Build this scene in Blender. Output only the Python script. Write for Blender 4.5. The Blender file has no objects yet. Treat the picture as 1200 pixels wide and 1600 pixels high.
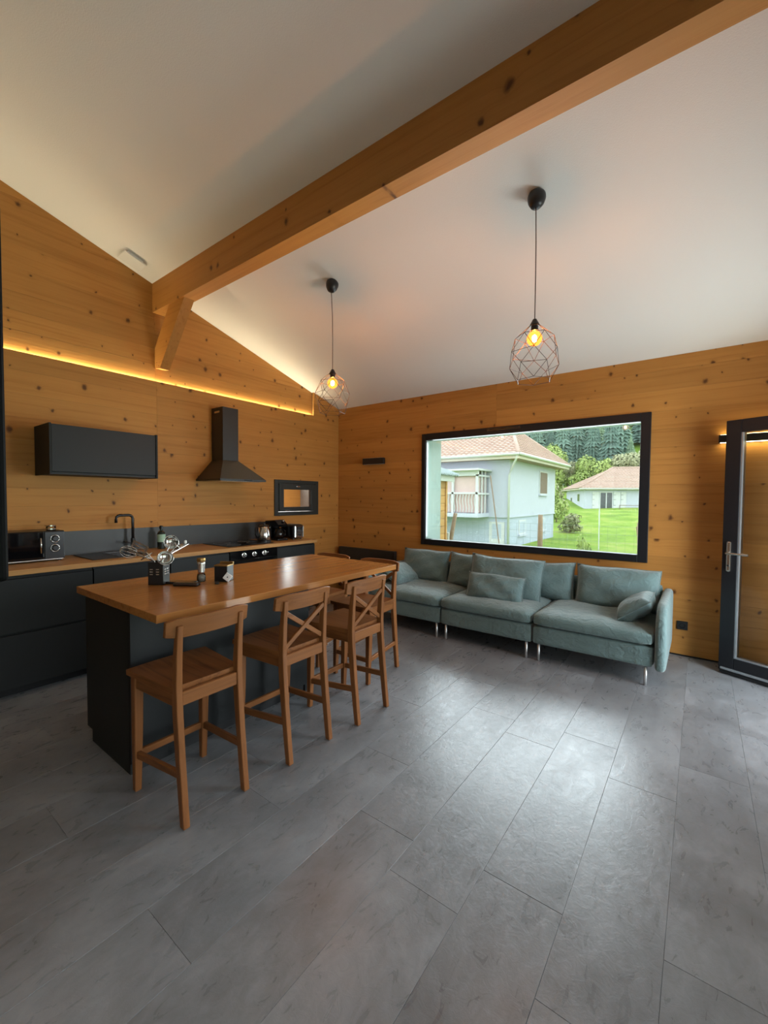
import bpy, bmesh, math, random
from mathutils import Vector, Matrix
random.seed(7)
S = bpy.context.scene
COL = S.collection
R = math.radians

# ------------------------------------------------------------------ camera, world, light, exposure
YAW, PITCH, ROLL = R(36.8524), R(1.9501), R(0.4279)
fw = Vector((-math.sin(YAW), math.cos(YAW), 0)); rt = Vector((math.cos(YAW), math.sin(YAW), 0)); up = Vector((0, 0, 1))
F = fw*math.cos(PITCH) - up*math.sin(PITCH); U = up*math.cos(PITCH) + fw*math.sin(PITCH)
RR = rt*math.cos(ROLL) + U*math.sin(ROLL); UU = U*math.cos(ROLL) - rt*math.sin(ROLL)
cam = bpy.data.cameras.new('camera'); camo = bpy.data.objects.new('camera', cam); COL.objects.link(camo)
cam.sensor_fit = 'VERTICAL'; cam.sensor_height = 36; cam.sensor_width = 27
cam.lens = 659.174*36/1600; cam.clip_end = 800; cam.clip_start = .05
M = Matrix((RR, UU, -F)).transposed().to_4x4(); M.translation = (4.462, -4.7756, 1.45)
camo.matrix_world = M
S.camera = camo

W = bpy.data.worlds.new('overcast_sky'); S.world = W; W.use_nodes = True
bg = W.node_tree.nodes['Background']; bg.inputs['Color'].default_value = (.90, .97, 1, 1); bg.inputs['Strength'].default_value = 3.4

def area(name, loc, rot, sx, sy, power, col=(.82, .93, 1)):
    l = bpy.data.lights.new(name, 'AREA'); l.shape = 'RECTANGLE'; l.size = sx; l.size_y = sy; l.energy = power; l.color = col
    o = bpy.data.objects.new(name, l); COL.objects.link(o); o.location = loc; o.rotation_euler = rot
    return o
# daylight entering through the openings of the room
area('window_daylight', (2.79, .10, 1.56), (R(-90), 0, 0), 2.36, 1.26, 100)
area('doorway_daylight', (5.76, -1.26, 1.08), (0, R(90), 0), 2.05, 1.06, 74)
area('bay_daylight', (5.76, -4.3, 1.2), (0, R(90), 0), 2.1, 2.3, 14)
area('next_room_daylight', (-1.99, -.05, 2.10), (0, R(-90), 0), .8, 1.7, 45)
area('next_room_fill_light', (-.95, -.1, 2.46), (0, R(-20), 0), .6, 1.2, 130, (1, .9, .75))  # unseen warm fill, added to brighten the wood wall behind the stove glass

S.view_settings.view_transform = 'Standard'; S.view_settings.look = 'None'
S.view_settings.gamma = 1; S.view_settings.use_curve_mapping = False
S.view_settings.exposure = 0.0

# ------------------------------------------------------------------ material helpers
def srgb(r, g, b):
    f = lambda c: (c/255/12.92) if c/255 <= .04045 else ((c/255+.055)/1.055)**2.4
    return (f(r), f(g), f(b), 1)
class NT:
    def __init__(s, name):
        s.m = bpy.data.materials.new(name); s.m.use_nodes = True; s.t = s.m.node_tree; s.b = s.t.nodes['Principled BSDF']
        s.out = s.t.nodes['Material Output']
    def n(s, typ, **kw):
        x = s.t.nodes.new(typ)
        for k, v in kw.items():
            if k.startswith('i_'): x.inputs[k[2:].replace('_', ' ')].default_value = v
            elif k.startswith('j'): x.inputs[int(k[1:])].default_value = v
            else: setattr(x, k, v)
        return x
    def l(s, a, b): s.t.links.new(a, b)
    def math(s, op, a, b=0., c=0., clamp=False):
        x = s.n('ShaderNodeMath', operation=op, use_clamp=clamp)
        for i, v in enumerate((a, b, c)):
            if isinstance(v, (int, float)): x.inputs[i].default_value = v
            else: s.l(v, x.inputs[i])
        return x.outputs[0]
    def ramp(s, fac, stops):
        x = s.n('ShaderNodeValToRGB'); e = x.color_ramp.elements
        while len(e) < len(stops): e.new(.5)
        for k, (p, c) in zip(e, stops): k.position = p; k.color = c
        s.l(fac, x.inputs[0]); return x.outputs[0]
    def mix(s, fac, a, b, blend='MIX'):
        x = s.n('ShaderNodeMix', data_type='RGBA', blend_type=blend)
        for v, i in ((fac, 0), (a, 6), (b, 7)):
            if hasattr(v, 'links'): s.l(v, x.inputs[i])
            else: x.inputs[i].default_value = v
        return x.outputs[2]
    def bump(s, h, strength=.2, dist=.01):
        x = s.n('ShaderNodeBump'); x.inputs['Strength'].default_value = strength; x.inputs['Distance'].default_value = dist
        s.l(h, x.inputs['Height']); s.l(x.outputs[0], s.b.inputs['Normal'])
    def noise(s, vec, scale, detail=3, rough=.5, dist=0):
        x = s.n('ShaderNodeTexNoise'); x.inputs['Scale'].default_value = scale; x.inputs['Detail'].default_value = detail
        x.inputs['Roughness'].default_value = rough; x.inputs['Distortion'].default_value = dist
        s.l(vec, x.inputs['Vector']); return x.outputs['Fac']
    def obj(s): return s.n('ShaderNodeTexCoord').outputs['Object']
    def mapv(s, vec, scale=(1, 1, 1), rot=(0, 0, 0)):
        x = s.n('ShaderNodeMapping'); x.inputs['Scale'].default_value = scale; x.inputs['Rotation'].default_value = rot
        s.l(vec, x.inputs['Vector']); return x.outputs[0]

def plain(name, col, rough=.5, metal=0, bump=0, bscale=200, var=0, spec=None):
    k = NT(name); b = k.b
    b.inputs['Base Color'].default_value = col; b.inputs['Roughness'].default_value = rough; b.inputs['Metallic'].default_value = metal
    if spec is not None: b.inputs['Specular IOR Level'].default_value = spec
    if var:
        v = k.noise(k.obj(), 3.0, 4)
        k.l(k.mix(v, tuple(c*(1-var) for c in col[:3])+(1,), tuple(min(1, c*(1+var)) for c in col[:3])+(1,)), b.inputs['Base Color'])
    if bump: k.bump(k.noise(k.obj(), bscale, 2), bump, .004)
    return k.m
def emit(name, col, strength):
    k = NT(name); k.b.inputs['Base Color'].default_value = (0, 0, 0, 1)
    k.b.inputs['Emission Color'].default_value = col; k.b.inputs['Emission Strength'].default_value = strength; return k.m
def glass(name, tint=(1, 1, 1, 1), ior=1.5, rough=0):
    k = NT(name); t = k.n('ShaderNodeBsdfTransparent'); t.inputs[0].default_value = tint
    g = k.n('ShaderNodeBsdfGlossy'); g.inputs['Roughness'].default_value = rough
    fr = k.n('ShaderNodeFresnel'); fr.inputs[0].default_value = ior
    mx = k.n('ShaderNodeMixShader'); k.l(fr.outputs[0], mx.inputs[0]); k.l(t.outputs[0], mx.inputs[1]); k.l(g.outputs[0], mx.inputs[2])
    k.l(mx.outputs[0], k.out.inputs[0]); return k.m

def wood(name, light, dark, along='X', knots=True, knot_col=(.085, .030, .008, 1), fine=1.0, rough=.55, per_board=.15, bump=.4, kscale=4.8, spec=.25):
    """grain runs along the given object axis; every board gets its own figure"""
    k = NT(name)
    oi = k.n('ShaderNodeObjectInfo')
    off = k.n('ShaderNodeCombineXYZ')
    for i in range(3): k.l(k.math('MULTIPLY', oi.outputs['Random'], (37.0, 53.0, 71.0)[i]), off.inputs[i])
    add = k.n('ShaderNodeVectorMath', operation='ADD'); k.l(k.obj(), add.inputs[0]); k.l(off.outputs[0], add.inputs[1])
    sep = k.n('ShaderNodeSeparateXYZ'); k.l(add.outputs[0], sep.inputs[0])
    ax = {'X': 0, 'Y': 1, 'Z': 2}[along]
    others = [i for i in range(3) if i != ax]
    a = sep.outputs[ax]; c1 = sep.outputs[others[0]]; c2 = sep.outputs[others[1]]
    cross = c2 if along != 'Z' else c1
    col = None
    halo = None
    if knots:
        v = k.n('ShaderNodeCombineXYZ'); k.l(a, v.inputs[0]); k.l(k.math('MULTIPLY', cross, .8), v.inputs[1])
        k.l(k.math('MULTIPLY', c1 if cross is c2 else c2, .6), v.inputs[2])
        # wobble so the knots are not perfect discs
        nz = k.n('ShaderNodeTexNoise'); nz.inputs['Scale'].default_value = 22; nz.inputs['Detail'].default_value = 2; k.l(v.outputs[0], nz.inputs['Vector'])
        sub = k.n('ShaderNodeVectorMath', operation='SUBTRACT'); k.l(nz.outputs['Color'], sub.inputs[0]); sub.inputs[1].default_value = (.5, .5, .5)
        scl = k.n('ShaderNodeVectorMath', operation='SCALE'); k.l(sub.outputs[0], scl.inputs[0]); scl.inputs['Scale'].default_value = .028
        ad = k.n('ShaderNodeVectorMath', operation='ADD'); k.l(v.outputs[0], ad.inputs[0]); k.l(scl.outputs[0], ad.inputs[1])
        vo = k.n('ShaderNodeTexVoronoi', voronoi_dimensions='2D', feature='F1'); vo.inputs['Scale'].default_value = kscale
        k.l(ad.outputs[0], vo.inputs['Vector'])
        sc = k.n('ShaderNodeSeparateColor'); k.l(vo.outputs['Color'], sc.inputs[0])
        on = k.math('GREATER_THAN', sc.outputs[0], .22)
        rad = k.math('MULTIPLY_ADD', k.math('POWER', sc.outputs[1], 2), .062, .028)
        d = k.math('DIVIDE', vo.outputs['Distance'], rad)
        kn = k.math('MULTIPLY', k.math('SUBTRACT', 1.5, d, clamp=True), on)
        halo = k.math('MULTIPLY', k.math('POWER', k.math('SUBTRACT', 1, k.math('MULTIPLY', d, .22), clamp=True), 2), on)
    g = k.n('ShaderNodeCombineXYZ')
    k.l(k.math('MULTIPLY', a, .9), g.inputs[0])
    cc = k.math('ADD', cross, k.math('MULTIPLY', halo, .035)) if halo is not None else cross
    k.l(k.math('MULTIPLY', cc, 26*fine), g.inputs[1])
    k.l(k.math('MULTIPLY', c1 if cross is c2 else c2, 26*fine), g.inputs[2])
    n1 = k.noise(g.outputs[0], 1.0, 5, .6, .6)
    n2 = k.noise(add.outputs[0], 1.3, 3)
    base = k.ramp(n1, [(.30, dark), (.46, tuple((dark[i]+2*light[i])/3 for i in range(3))+(1,)), (.70, light)])
    tone = k.math('ADD', k.math('MULTIPLY_ADD', oi.outputs['Random'], per_board, 1-per_board*.6), k.math('MULTIPLY_ADD', n2, .3, -.15))
    tv = k.n('ShaderNodeVectorMath', operation='SCALE'); k.l(base, tv.inputs[0]); k.l(tone, tv.inputs['Scale'])
    col = tv.outputs[0]
    if knots:
        col = k.mix(k.math('MULTIPLY', halo, .45), col, tuple(dark[i]*.75 for i in range(3))+(1,))
        col = k.mix(k.math('MULTIPLY', kn, .9, clamp=True), col, knot_col)
    k.l(col, k.b.inputs['Base Color']); k.b.inputs['Roughness'].default_value = rough
    k.b.inputs['Specular IOR Level'].default_value = spec
    k.bump(n1, bump, .004)
    return k.m

MAT = {}
WL, WD = (.49, .226, .054, 1), (.385, .161, .034, 1)
MAT['spruce_y'] = wood('spruce_boards_kitchen_wall', WL, WD, 'Y')
MAT['spruce_x'] = wood('spruce_boards_window_wall', WL, WD, 'X')
MAT['beam'] = wood('spruce_beam', (.46, .205, .046, 1), (.37, .148, .029, 1), 'X', kscale=4)
MAT['stool'] = wood('brown_stained_pine', (.24, .092, .029, 1), (.14, .048, .014, 1), 'Z', knots=False, fine=1.6, rough=.42, bump=.05)
MAT['stool_flat'] = wood('brown_stained_pine_seat', (.23, .086, .026, 1), (.11, .037, .010, 1), 'X', knots=False, fine=1.4, rough=.38, bump=.05)
MAT['stool_rail'] = wood('brown_stained_pine_rail', (.25, .096, .030, 1), (.15, .052, .015, 1), 'Y', knots=False, fine=1.4, rough=.42, bump=.05)
MAT['oak_y'] = wood('oak_worktop', (.38, .158, .043, 1), (.25, .09, .021, 1), 'Y', knots=False, fine=1.7, rough=.24, bump=.03, spec=.5)
MAT['oak_k'] = wood('oak_kitchen_worktop', (.48, .255, .09, 1), (.34, .16, .05, 1), 'Y', knots=False, fine=1.7, rough=.42, bump=.03)
MAT['plaster'] = plain('white_plaster', (.80, .765, .72, 1), .9, bump=.25, bscale=160)
MAT['backing'] = plain('dark_wood_backing', (.16, .075, .025, 1), .9)
MAT['anthracite'] = plain('anthracite_cabinet_front', srgb(30, 32, 33), .5, var=.04, spec=.3)
MAT['anthracite_dark'] = plain('anthracite_carcass', srgb(27, 29, 28), .6, spec=.3)
MAT['plinth'] = plain('black_plinth', (.008, .008, .009, 1), .6)
MAT['splash'] = plain('slate_grey_splashback', srgb(58, 61, 61), .42, var=.05)
MAT['black_metal'] = plain('black_painted_metal', (.012, .0115, .012, 1), .38)
MAT['black_frame'] = plain('anthracite_aluminium', (.0095, .010, .0125, 1), .42, spec=.3)
MAT['black_plastic'] = plain('black_plastic', (.008, .008, .009, 1), .3)
MAT['black_gloss'] = plain('black_glass', (.004, .004, .005, 1), .06)
MAT['hood'] = plain('matt_black_hood', (.017, .015, .014, 1), .42)
MAT['stove'] = plain('dark_green_grey_cast_metal', (.020, .023, .021, 1), .55)
MAT['radiator'] = plain('charcoal_radiator_enamel', (.028, .026, .024, 1), .5)
MAT['chrome'] = plain('polished_chrome', (.55, .54, .52, 1), .16, 1)
MAT['steel'] = plain('brushed_steel', (.62, .6, .57, 1), .26, 1)
MAT['leg_steel'] = plain('satin_steel', (.78, .78, .78, 1), .38, .85)
MAT['brass'] = plain('dull_brass', (.32, .2, .07, 1), .35, 1)
MAT['white'] = plain('white_plastic', (.8, .8, .78, 1), .4)
MAT['offwhite'] = plain('vent_white', (.72, .69, .65, 1), .6)
MAT['mint'] = plain('mint_paper_label', srgb(165, 200, 175), .7)
MAT['cable'] = plain('brown_textile_cable', (.10, .06, .045, 1), .7)
MAT['cage'] = plain('dark_copper_wire', (.07, .035, .025, 1), .45, .4)
MAT['grey_seal'] = plain('grey_aluminium_bead', srgb(150, 155, 160), .35, .6)
MAT['reveal'] = plain('grey_green_reveal', srgb(150, 165, 160), .6)
MAT['led'] = emit('warm_led_strip', (1, .90, .60, 1), 105)
MAT['led_lamp'] = emit('warm_led_lamp', (1, .86, .46, 1), 15)
MAT['filament'] = emit('bulb_filament', (1, .52, .18, 1), 850)
MAT['glass'] = glass('clear_glass', (.97, .99, .985, 1))
MAT['door_glass'] = glass('door_glass', (.98, .99, .985, 1), 1.22)
MAT['smoke_glass'] = glass('thin_clear_glass', (.93, .93, .9, 1), 1.45)
MAT['next_room'] = plain('grey_painted_plaster', srgb(120, 112, 108), .85)
# amber bulb globe
k = NT('amber_bulb_glass'); t = k.n('ShaderNodeBsdfTransparent'); t.inputs[0].default_value = (1, .62, .28, 1)
e = k.n('ShaderNodeEmission'); e.inputs[0].default_value = (1, .33, .05, 1); e.inputs[1].default_value = 1.3
ad = k.n('ShaderNodeAddShader'); k.l(t.outputs[0], ad.inputs[0]); k.l(e.outputs[0], ad.inputs[1]); k.l(ad.outputs[0], k.out.inputs[0]); MAT['amber'] = k.m
# sofa fabric
def fabric(name, col):
    k = NT(name); o = k.obj()
    n = k.noise(o, 9, 4); w = k.noise(k.mapv(o, (380, 380, 380)), 1, 2)
    c = k.mix(n, tuple(x*.80 for x in col[:3])+(1,), tuple(x*1.15 for x in col[:3])+(1,))
    c = k.mix(k.math('MULTIPLY', w, .5), c, tuple(x*.55 for x in col[:3])+(1,))
    k.l(c, k.b.inputs['Base Color']); k.b.inputs['Roughness'].default_value = .9
    k.b.inputs['Sheen Weight'].default_value = .4; k.b.inputs['Sheen Roughness'].default_value = .5
    h = k.math('ADD', k.math('MULTIPLY', k.noise(o, 14, 4, .6, 1.2), 1.0), k.math('MULTIPLY', w, .12))
    k.bump(h, .6, .025); return k.m
MAT['fabric'] = fabric('grey_green_sofa_fabric', (.15, .235, .236, 1))
MAT['fabric_l'] = fabric('grey_green_cushion_fabric', (.152, .236, .238, 1))
# floor vinyl
k = NT('grey_stone_vinyl'); o = k.obj(); oi = k.n('ShaderNodeObjectInfo')
off = k.n('ShaderNodeCombineXYZ'); k.l(k.math('MULTIPLY', oi.outputs['Random'], 31.), off.inputs[0]); k.l(k.math('MULTIPLY', oi.outputs['Random'], 17.), off.inputs[1])
av = k.n('ShaderNodeVectorMath', operation='ADD'); k.l(o, av.inputs[0]); k.l(off.outputs[0], av.inputs[1])
n1 = k.noise(k.mapv(av.outputs[0], (1, .8, 1)), 2.6, 7, .62, .6); n2 = k.noise(av.outputs[0], 24, 5, .7, 1.0); n3 = k.noise(k.mapv(av.outputs[0], (9, 3.5, 1)), 2, 4, .6, 1.4)
v = k.math('ADD', k.math('ADD', k.math('MULTIPLY', n1, .62), k.math('MULTIPLY', n2, .10)), k.math('MULTIPLY', n3, .20))
v = k.math('ADD', v, k.math('MULTIPLY_ADD', oi.outputs['Random'], .05, -.025))
k.l(k.ramp(v, [(.28, (.12, .12, .126, 1)), (.44, (.18, .183, .193, 1)), (.62, (.265, .271, .289, 1))]), k.b.inputs['Base Color'])
k.l(k.math('MULTIPLY_ADD', n3, .26, .175), k.b.inputs['Roughness'])
k.bump(k.math('ADD', k.math('MULTIPLY', n2, 1.2), n3), .22, .004); MAT['floor'] = k.m
MAT['floor_base'] = plain('floor_screed', (.10, .10, .10, 1), .9)

# ------------------------------------------------------------------ mesh helpers
def box(bm, x0, x1, y0, y1, z0, z1, bevel=0, seg=2):
    g = bmesh.ops.create_cube(bm, size=1)
    for v in g['verts']:
        v.co = Vector((x0+(v.co.x+.5)*(x1-x0), y0+(v.co.y+.5)*(y1-y0), z0+(v.co.z+.5)*(z1-z0)))
    if bevel:
        es = list({e for v in g['verts'] for e in v.link_edges})
        bmesh.ops.bevel(bm, geom=es, offset=bevel, segments=seg, affect='EDGES', profile=.5)
def B(*a, **k):
    bm = bmesh.new(); box(bm, *a, **k); return bm
def tube(bm, pts, r, n=8, cap=True, taper=None):
    pts = [Vector(p) for p in pts]; rings = []
    up0 = Vector((0, 0, 1))
    for i, p in enumerate(pts):
        d = (pts[min(i+1, len(pts)-1)] - pts[max(i-1, 0)]).normalized()
        a = d.cross(up0) if abs(d.z) < .95 else d.cross(Vector((1, 0, 0)))
        a.normalize(); b = d.cross(a)
        rr = r[i] if isinstance(r, (list, tuple)) else r
        rings.append([bm.verts.new(p + (a*math.cos(2*math.pi*j/n) + b*math.sin(2*math.pi*j/n))*rr) for j in range(n)])
    for q, w in zip(rings, rings[1:]):
        for j in range(n): bm.faces.new((q[j], q[(j+1) % n], w[(j+1) % n], w[j]))
    if cap: bm.faces.new(rings[0]); bm.faces.new(rings[-1][::-1])
def T(pts, r, n=8, **k):
    bm = bmesh.new(); tube(bm, pts, r, n, **k); return bm
def lathe(bm, prof, n=20, loc=(0, 0, 0)):
    rings = []
    for r, z in prof:
        rings.append([bm.verts.new((loc[0]+r*math.cos(2*math.pi*j/n), loc[1]+r*math.sin(2*math.pi*j/n), loc[2]+z)) for j in range(n)])
    for q, w in zip(rings, rings[1:]):
        for j in range(n): bm.faces.new((q[j], q[(j+1) % n], w[(j+1) % n], w[j]))
    bm.faces.new(rings[0][::-1]); bm.faces.new(rings[-1])
def L(prof, n=20, loc=(0, 0, 0)):
    bm = bmesh.new(); lathe(bm, prof, n, loc); return bm
def prism(bm, poly, axis, a0, a1):
    """extrude a 2D polygon; axis is the extruded one, poly lists the two others in xyz order"""
    def P(p, a):
        return {'x': (a, p[0], p[1]), 'y': (p[0], a, p[1]), 'z': (p[0], p[1], a)}[axis]
    A = [bm.verts.new(P(p, a0)) for p in poly]; C = [bm.verts.new(P(p, a1)) for p in poly]; n = len(poly)
    bm.faces.new(A); bm.faces.new(C[::-1])
    for i in range(n): bm.faces.new((A[i], C[i], C[(i+1) % n], A[(i+1) % n]))
def PR(*a):
    bm = bmesh.new(); prism(bm, *a); return bm
def obj(name, bm, mat, parent=None, smooth=False, loc=None):
    if isinstance(bm, bpy.types.Mesh): me = bm
    else:
        bmesh.ops.recalc_face_normals(bm, faces=bm.faces[:])
        me = bpy.data.meshes.new(name); bm.to_mesh(me); bm.free()
        if mat is not None: me.materials.append(MAT[mat] if isinstance(mat, str) else mat)
        if smooth:
            for p in me.polygons: p.use_smooth = True
    o = bpy.data.objects.new(name, me); COL.objects.link(o)
    if parent is not None: o.parent = parent
    if loc is not None: o.location = loc
    return o
def tag(o, label, cat, group=None, kind=None):
    o['label'] = label; o['category'] = cat
    if group: o['group'] = group
    if kind: o['kind'] = kind
    return o
def thing(name, label, cat, loc=(0, 0, 0), rotz=0, group=None, kind=None):
    o = bpy.data.objects.new(name, None); COL.objects.link(o); o.empty_display_size = .1
    o.location = loc; o.rotation_euler = (0, 0, rotz)
    return tag(o, label, cat, group, kind)
def dup(root, loc, rotz=None, label=None):
    def cp(o, p):
        c = o.copy(); COL.objects.link(c); c.parent = p
        for ch in [x for x in bpy.data.objects if x.parent == o]: cp(ch, c)
        return c
    r = cp(root, None); r.location = loc
    if rotz is not None: r.rotation_euler = (0, 0, rotz)
    if label: r['label'] = label
    return r
def smooth_angle(o, ang=40):
    me = o.data
    for p in me.polygons: p.use_smooth = True
    try: me.set_sharp_from_angle(angle=R(ang))
    except Exception: pass
    return o

# ------------------------------------------------------------------ room shell
ZC, KS = 2.7898, .2972           # ceiling height at the window wall, roof slope
XR, YB = 5.5, -7.5               # right wall, back wall
cz = lambda y: ZC - KS*y
ZL, YL = 2.616, -.52             # light ledge in the kitchen wall
WX0, WX1, WZ0, WZ1 = 1.51, 4.068, .839, 2.286

def clip(poly, f):
    """keep the part of a convex polygon where f >= 0"""
    out = []
    for i, p in enumerate(poly):
        q = poly[(i+1) % len(poly)]; a, b = f(p), f(q)
        if a >= 0: out.append(p)
        if (a >= 0) != (b >= 0):
            t = a/(a-b); out.append((p[0]+(q[0]-p[0])*t, p[1]+(q[1]-p[1])*t))
    return out
def minus(rect, hole):
    x0, x1, z0, z1 = rect; a0, a1, b0, b1 = hole
    if a1 <= x0 or a0 >= x1 or b1 <= z0 or b0 >= z1: return [rect]
    r = []
    if z0 < b0: r.append((x0, x1, z0, b0))
    if z1 > b1: r.append((x0, x1, b1, z1))
    m0, m1 = max(z0, b0), min(z1, b1)
    if x0 < a0: r.append((x0, a0, m0, m1))
    if x1 > a1: r.append((a1, x1, m0, m1))
    return r
GAP = .0005
def boards(parent, rows, joints, holes, axis, f0, f1, mat, top=None):
    """horizontal boards: rows = list of z edges, joints(row) = positions along the wall"""
    for i, (z0, z1) in enumerate(zip(rows, rows[1:])):
        js = joints(i)
        for a0, a1 in zip(js, js[1:]):
            rects = [(a0+GAP, a1-GAP, z0+GAP, z1-GAP)]
            for h in holes: rects = [q for r_ in rects for q in minus(r_, h)]
            bm = bmesh.new(); any_ = False
            for (p0, p1, q0, q1) in rects:
                poly = [(p0, q0), (p1, q0), (p1, q1), (p0, q1)]
                if top: poly = clip(poly, top)
                if len(poly) < 3: continue
                d = random.uniform(0, .0006); prism(bm, poly, axis, f0, f1 + (d if f1 > f0 else -d)); any_ = True
            if any_: obj('board', bm, mat, parent)
            else: bm.free()
def rows_between(z0, z1, lo=.14, hi=.2):
    r = [z0]
    while r[-1] + hi*1.4 < z1: r.append(r[-1] + random.uniform(lo, hi))
    r.append(z1); return r

# floor: individual vinyl planks running along Y
fl = tag(obj('floor', B(-.02, XR+.02, YB-.02, .02, -.06, -.004), 'floor_base'), 'grey stone-look vinyl plank floor across the whole room', 'floor', kind='structure')
PWID, PLEN = .2925, 1.22
known = {0: -2.345, 1: -3.257, 2: -3.477, 3: -3.306, -1: -3.214, 4: -2.9, -2: -2.6}
xl0 = 4.106                                  # left edge of strip 0
shared = {}
for sidx in range(-6, 16):
    x1 = xl0 + .301 - PWID*sidx; x0 = x1 - PWID
    x0c, x1c = max(x0, 0), min(x1, XR)
    if x1c - x0c < .01: continue
    c = known.get(sidx, random.uniform(-3.5, -2.3))
    edges = [YB]; e_ = c - PLEN*6
    while e_ < 0:
        if e_ > YB + .02 and e_ < -.02: edges.append(e_)
        e_ += PLEN
    edges.append(0)
    for y0, y1 in zip(edges, edges[1:]):
        w, h = round(x1c-x0c, 4), round(y1-y0, 4)
        if (w, h) not in shared:
            bm = B(-w/2+.0003, w/2-.0003, -h/2+.0003, h/2-.0003, -.004, 0)
            te = [e for e in bm.edges if all(v.co.z > -.001 for v in e.verts)]
            bmesh.ops.bevel(bm, geom=te, offset=.0009, segments=1, affect='EDGES')
            o = obj('plank', bm, 'floor', fl); shared[(w, h)] = o.data
        else: o = obj('plank', shared[(w, h)], None, fl)
        o.location = ((x0c+x1c)/2, (y0+y1)/2, random.uniform(-.0003, .0003))

# ceiling slab
cl = tag(obj('ceiling', PR([(.45, cz(.45)), (YB-.15, cz(YB-.15)), (YB-.15, cz(YB-.15)+.2), (.45, cz(.45)+.2)], 'x', -2.4, XR+.3), 'plaster'),
         'white plastered sloping ceiling', 'ceiling', kind='structure')

# kitchen wall (left), with a see-through stove opening and the light ledge
HS = (-1.19, -.475, 1.235, 1.645)            # opening for the stove
wl = bmesh.new()
def wall_rects(bm, rects, axis, f0, f1, top=None):
    for (p0, p1, q0, q1) in rects:
        poly = [(p0, q0), (p1, q0), (p1, q1), (p0, q1)]
        if top: poly = clip(poly, top)
        if len(poly) >= 3: prism(bm, poly, axis, f0, f1)
topf = lambda p: cz(p[0]) - p[1]
wall_rects(wl, minus((YB-.15, .4, 0, ZL-.03), HS), 'x', -.12, -.02)
wall_rects(wl, [(YL, .4, ZL-.03, ZL)], 'x', -.12, -.02)
wall_rects(wl, [(YB-.15, YL, ZL-.03, 6)], 'x', -.12, -.056, topf)
wall_rects(wl, [(YL, .4, ZL, 6)], 'x', -.12, -.02, topf)
wall_left = tag(obj('wall_left', wl, 'backing'), 'knotty spruce boarded kitchen wall with a lit ledge', 'wall', kind='structure')
def jl(i):
    base = [-5.0 + .0*i, -2.70]
    return [YB] + base + [0]
boards(wall_left, rows_between(0, ZL), jl, [HS], 'x', -.0195, 0, 'spruce_y')
ru = [ZL-.03] + rows_between(ZL, 5.1, .15, .2)[1:]
boards(wall_left, ru, lambda i: [YB, -5.0, -2.70, YL], [], 'x', -.0555, -.036, 'spruce_y', topf)
boards(wall_left, [ZL] + [z for z in ru[1:] if z < 3.05], lambda i: [YL, 0], [], 'x', -.0495, 0, 'spruce_y', topf)

# window wall
HW = (WX0+.02, WX1-.02, WZ0+.02, WZ1-.02)
wb = bmesh.new(); wall_rects(wb, minus((-.12, XR+.3, 0, ZC), HW), 'y', .40, .02)
wall_back = tag(obj('wall_back', wb, 'backing'), 'knotty spruce boarded wall around the large window', 'wall', kind='structure')
wrows = rows_between(0, ZC)
boards(wall_back, wrows, lambda i: [0, 2.52, 5.0, XR], [HW], 'y', .0195, 0, 'spruce_x')

# right wall with a doorway and a glazed bay, back wall
HD, HB = (-1.80, -.72, 0, 2.15), (-5.5, -3.1, 0, 2.3)
wr = bmesh.new(); rects = minus((YB-.15, .4, 0, 5.2), HD); rects = [q for r_ in rects for q in minus(r_, HB)]
wall_rects(wr, rects, 'x', XR, XR+.3, topf)
wall_right = tag(obj('wall_right', wr, 'plaster'), 'white plaster wall on the right with doorway and glazed bay', 'wall', kind='structure')
wf = bmesh.new(); wall_rects(wf, [(-.12, XR+.3, 0, 5.03)], 'y', YB-.15, YB)
tag(obj('wall_front', wf, 'plaster'), 'white plaster wall behind the viewer', 'wall', kind='structure')
# bay window frame on the right wall
bw = thing('window_2', 'black framed glazed bay in the right wall', 'window', (XR+.02, -4.3, 0), kind='structure')
for (y0, y1, z0, z1) in ((-1.2, -1.12, 0, 2.3), (1.12, 1.2, 0, 2.3), (-.04, .04, .08, 2.22), (-1.12, 1.12, 2.22, 2.3), (-1.12, 1.12, 0, .08)):
    obj('window_frame', B(0, .03, y0, y1, z0, z1, bevel=.004), 'black_frame', bw)
for s in (-1, 1): obj('pane', B(.012, .018, min(s*.04, s*1.12), max(s*.04, s*1.12), .08, 2.22), 'glass', bw)
# partition carrying the screen, left of the viewer
pw = bmesh.new(); wall_rects(pw, [(YB, -4.78, 0, 5.2)], 'x', 2.93, 3.05, topf)
tag(obj('wall_partition', pw, 'plaster'), 'white partition wall left of the viewer', 'wall', kind='structure')

# next room seen through the stove
nr = bmesh.new()
for a in ((-2.2, -.12, -2.4, -2.3, 0, 2.5), (-2.2, -.12, -2.3, 1.06, -.1, 0), (-2.2, -.12, -2.3, 1.06, 2.5, 2.6)): box(nr, *a)
tag(obj('wall_next_room', nr, 'next_room'), 'grey shell of the neighbouring room behind the stove', 'wall', kind='structure')
tag(obj('wall_next_room_side', B(-2.2, -.12, 1.0, 1.06, 0, 2.5), 'next_room'), 'grey wall seen through the stove glass', 'wall', kind='structure')
nb = bmesh.new(); wall_rects(nb, minus((-2.3, 1.0, 0, 2.5), (-.95, .85, 1.68, 2.48)), 'x', -2.06, -1.99)
wn = tag(obj('wall_next_room_far', nb, 'backing'), 'bright wood wall seen through the stove glass', 'wall', kind='structure')
boards(wn, [0, .3, .6, .9, 1.15, 1.32, 1.48, 1.64, 1.8, 2.0, 2.25, 2.5], lambda i: [-2.3, 1.0], [(-.95, .85, 1.68, 2.48)], 'x', -1.9895, -1.97, 'spruce_y')

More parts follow.
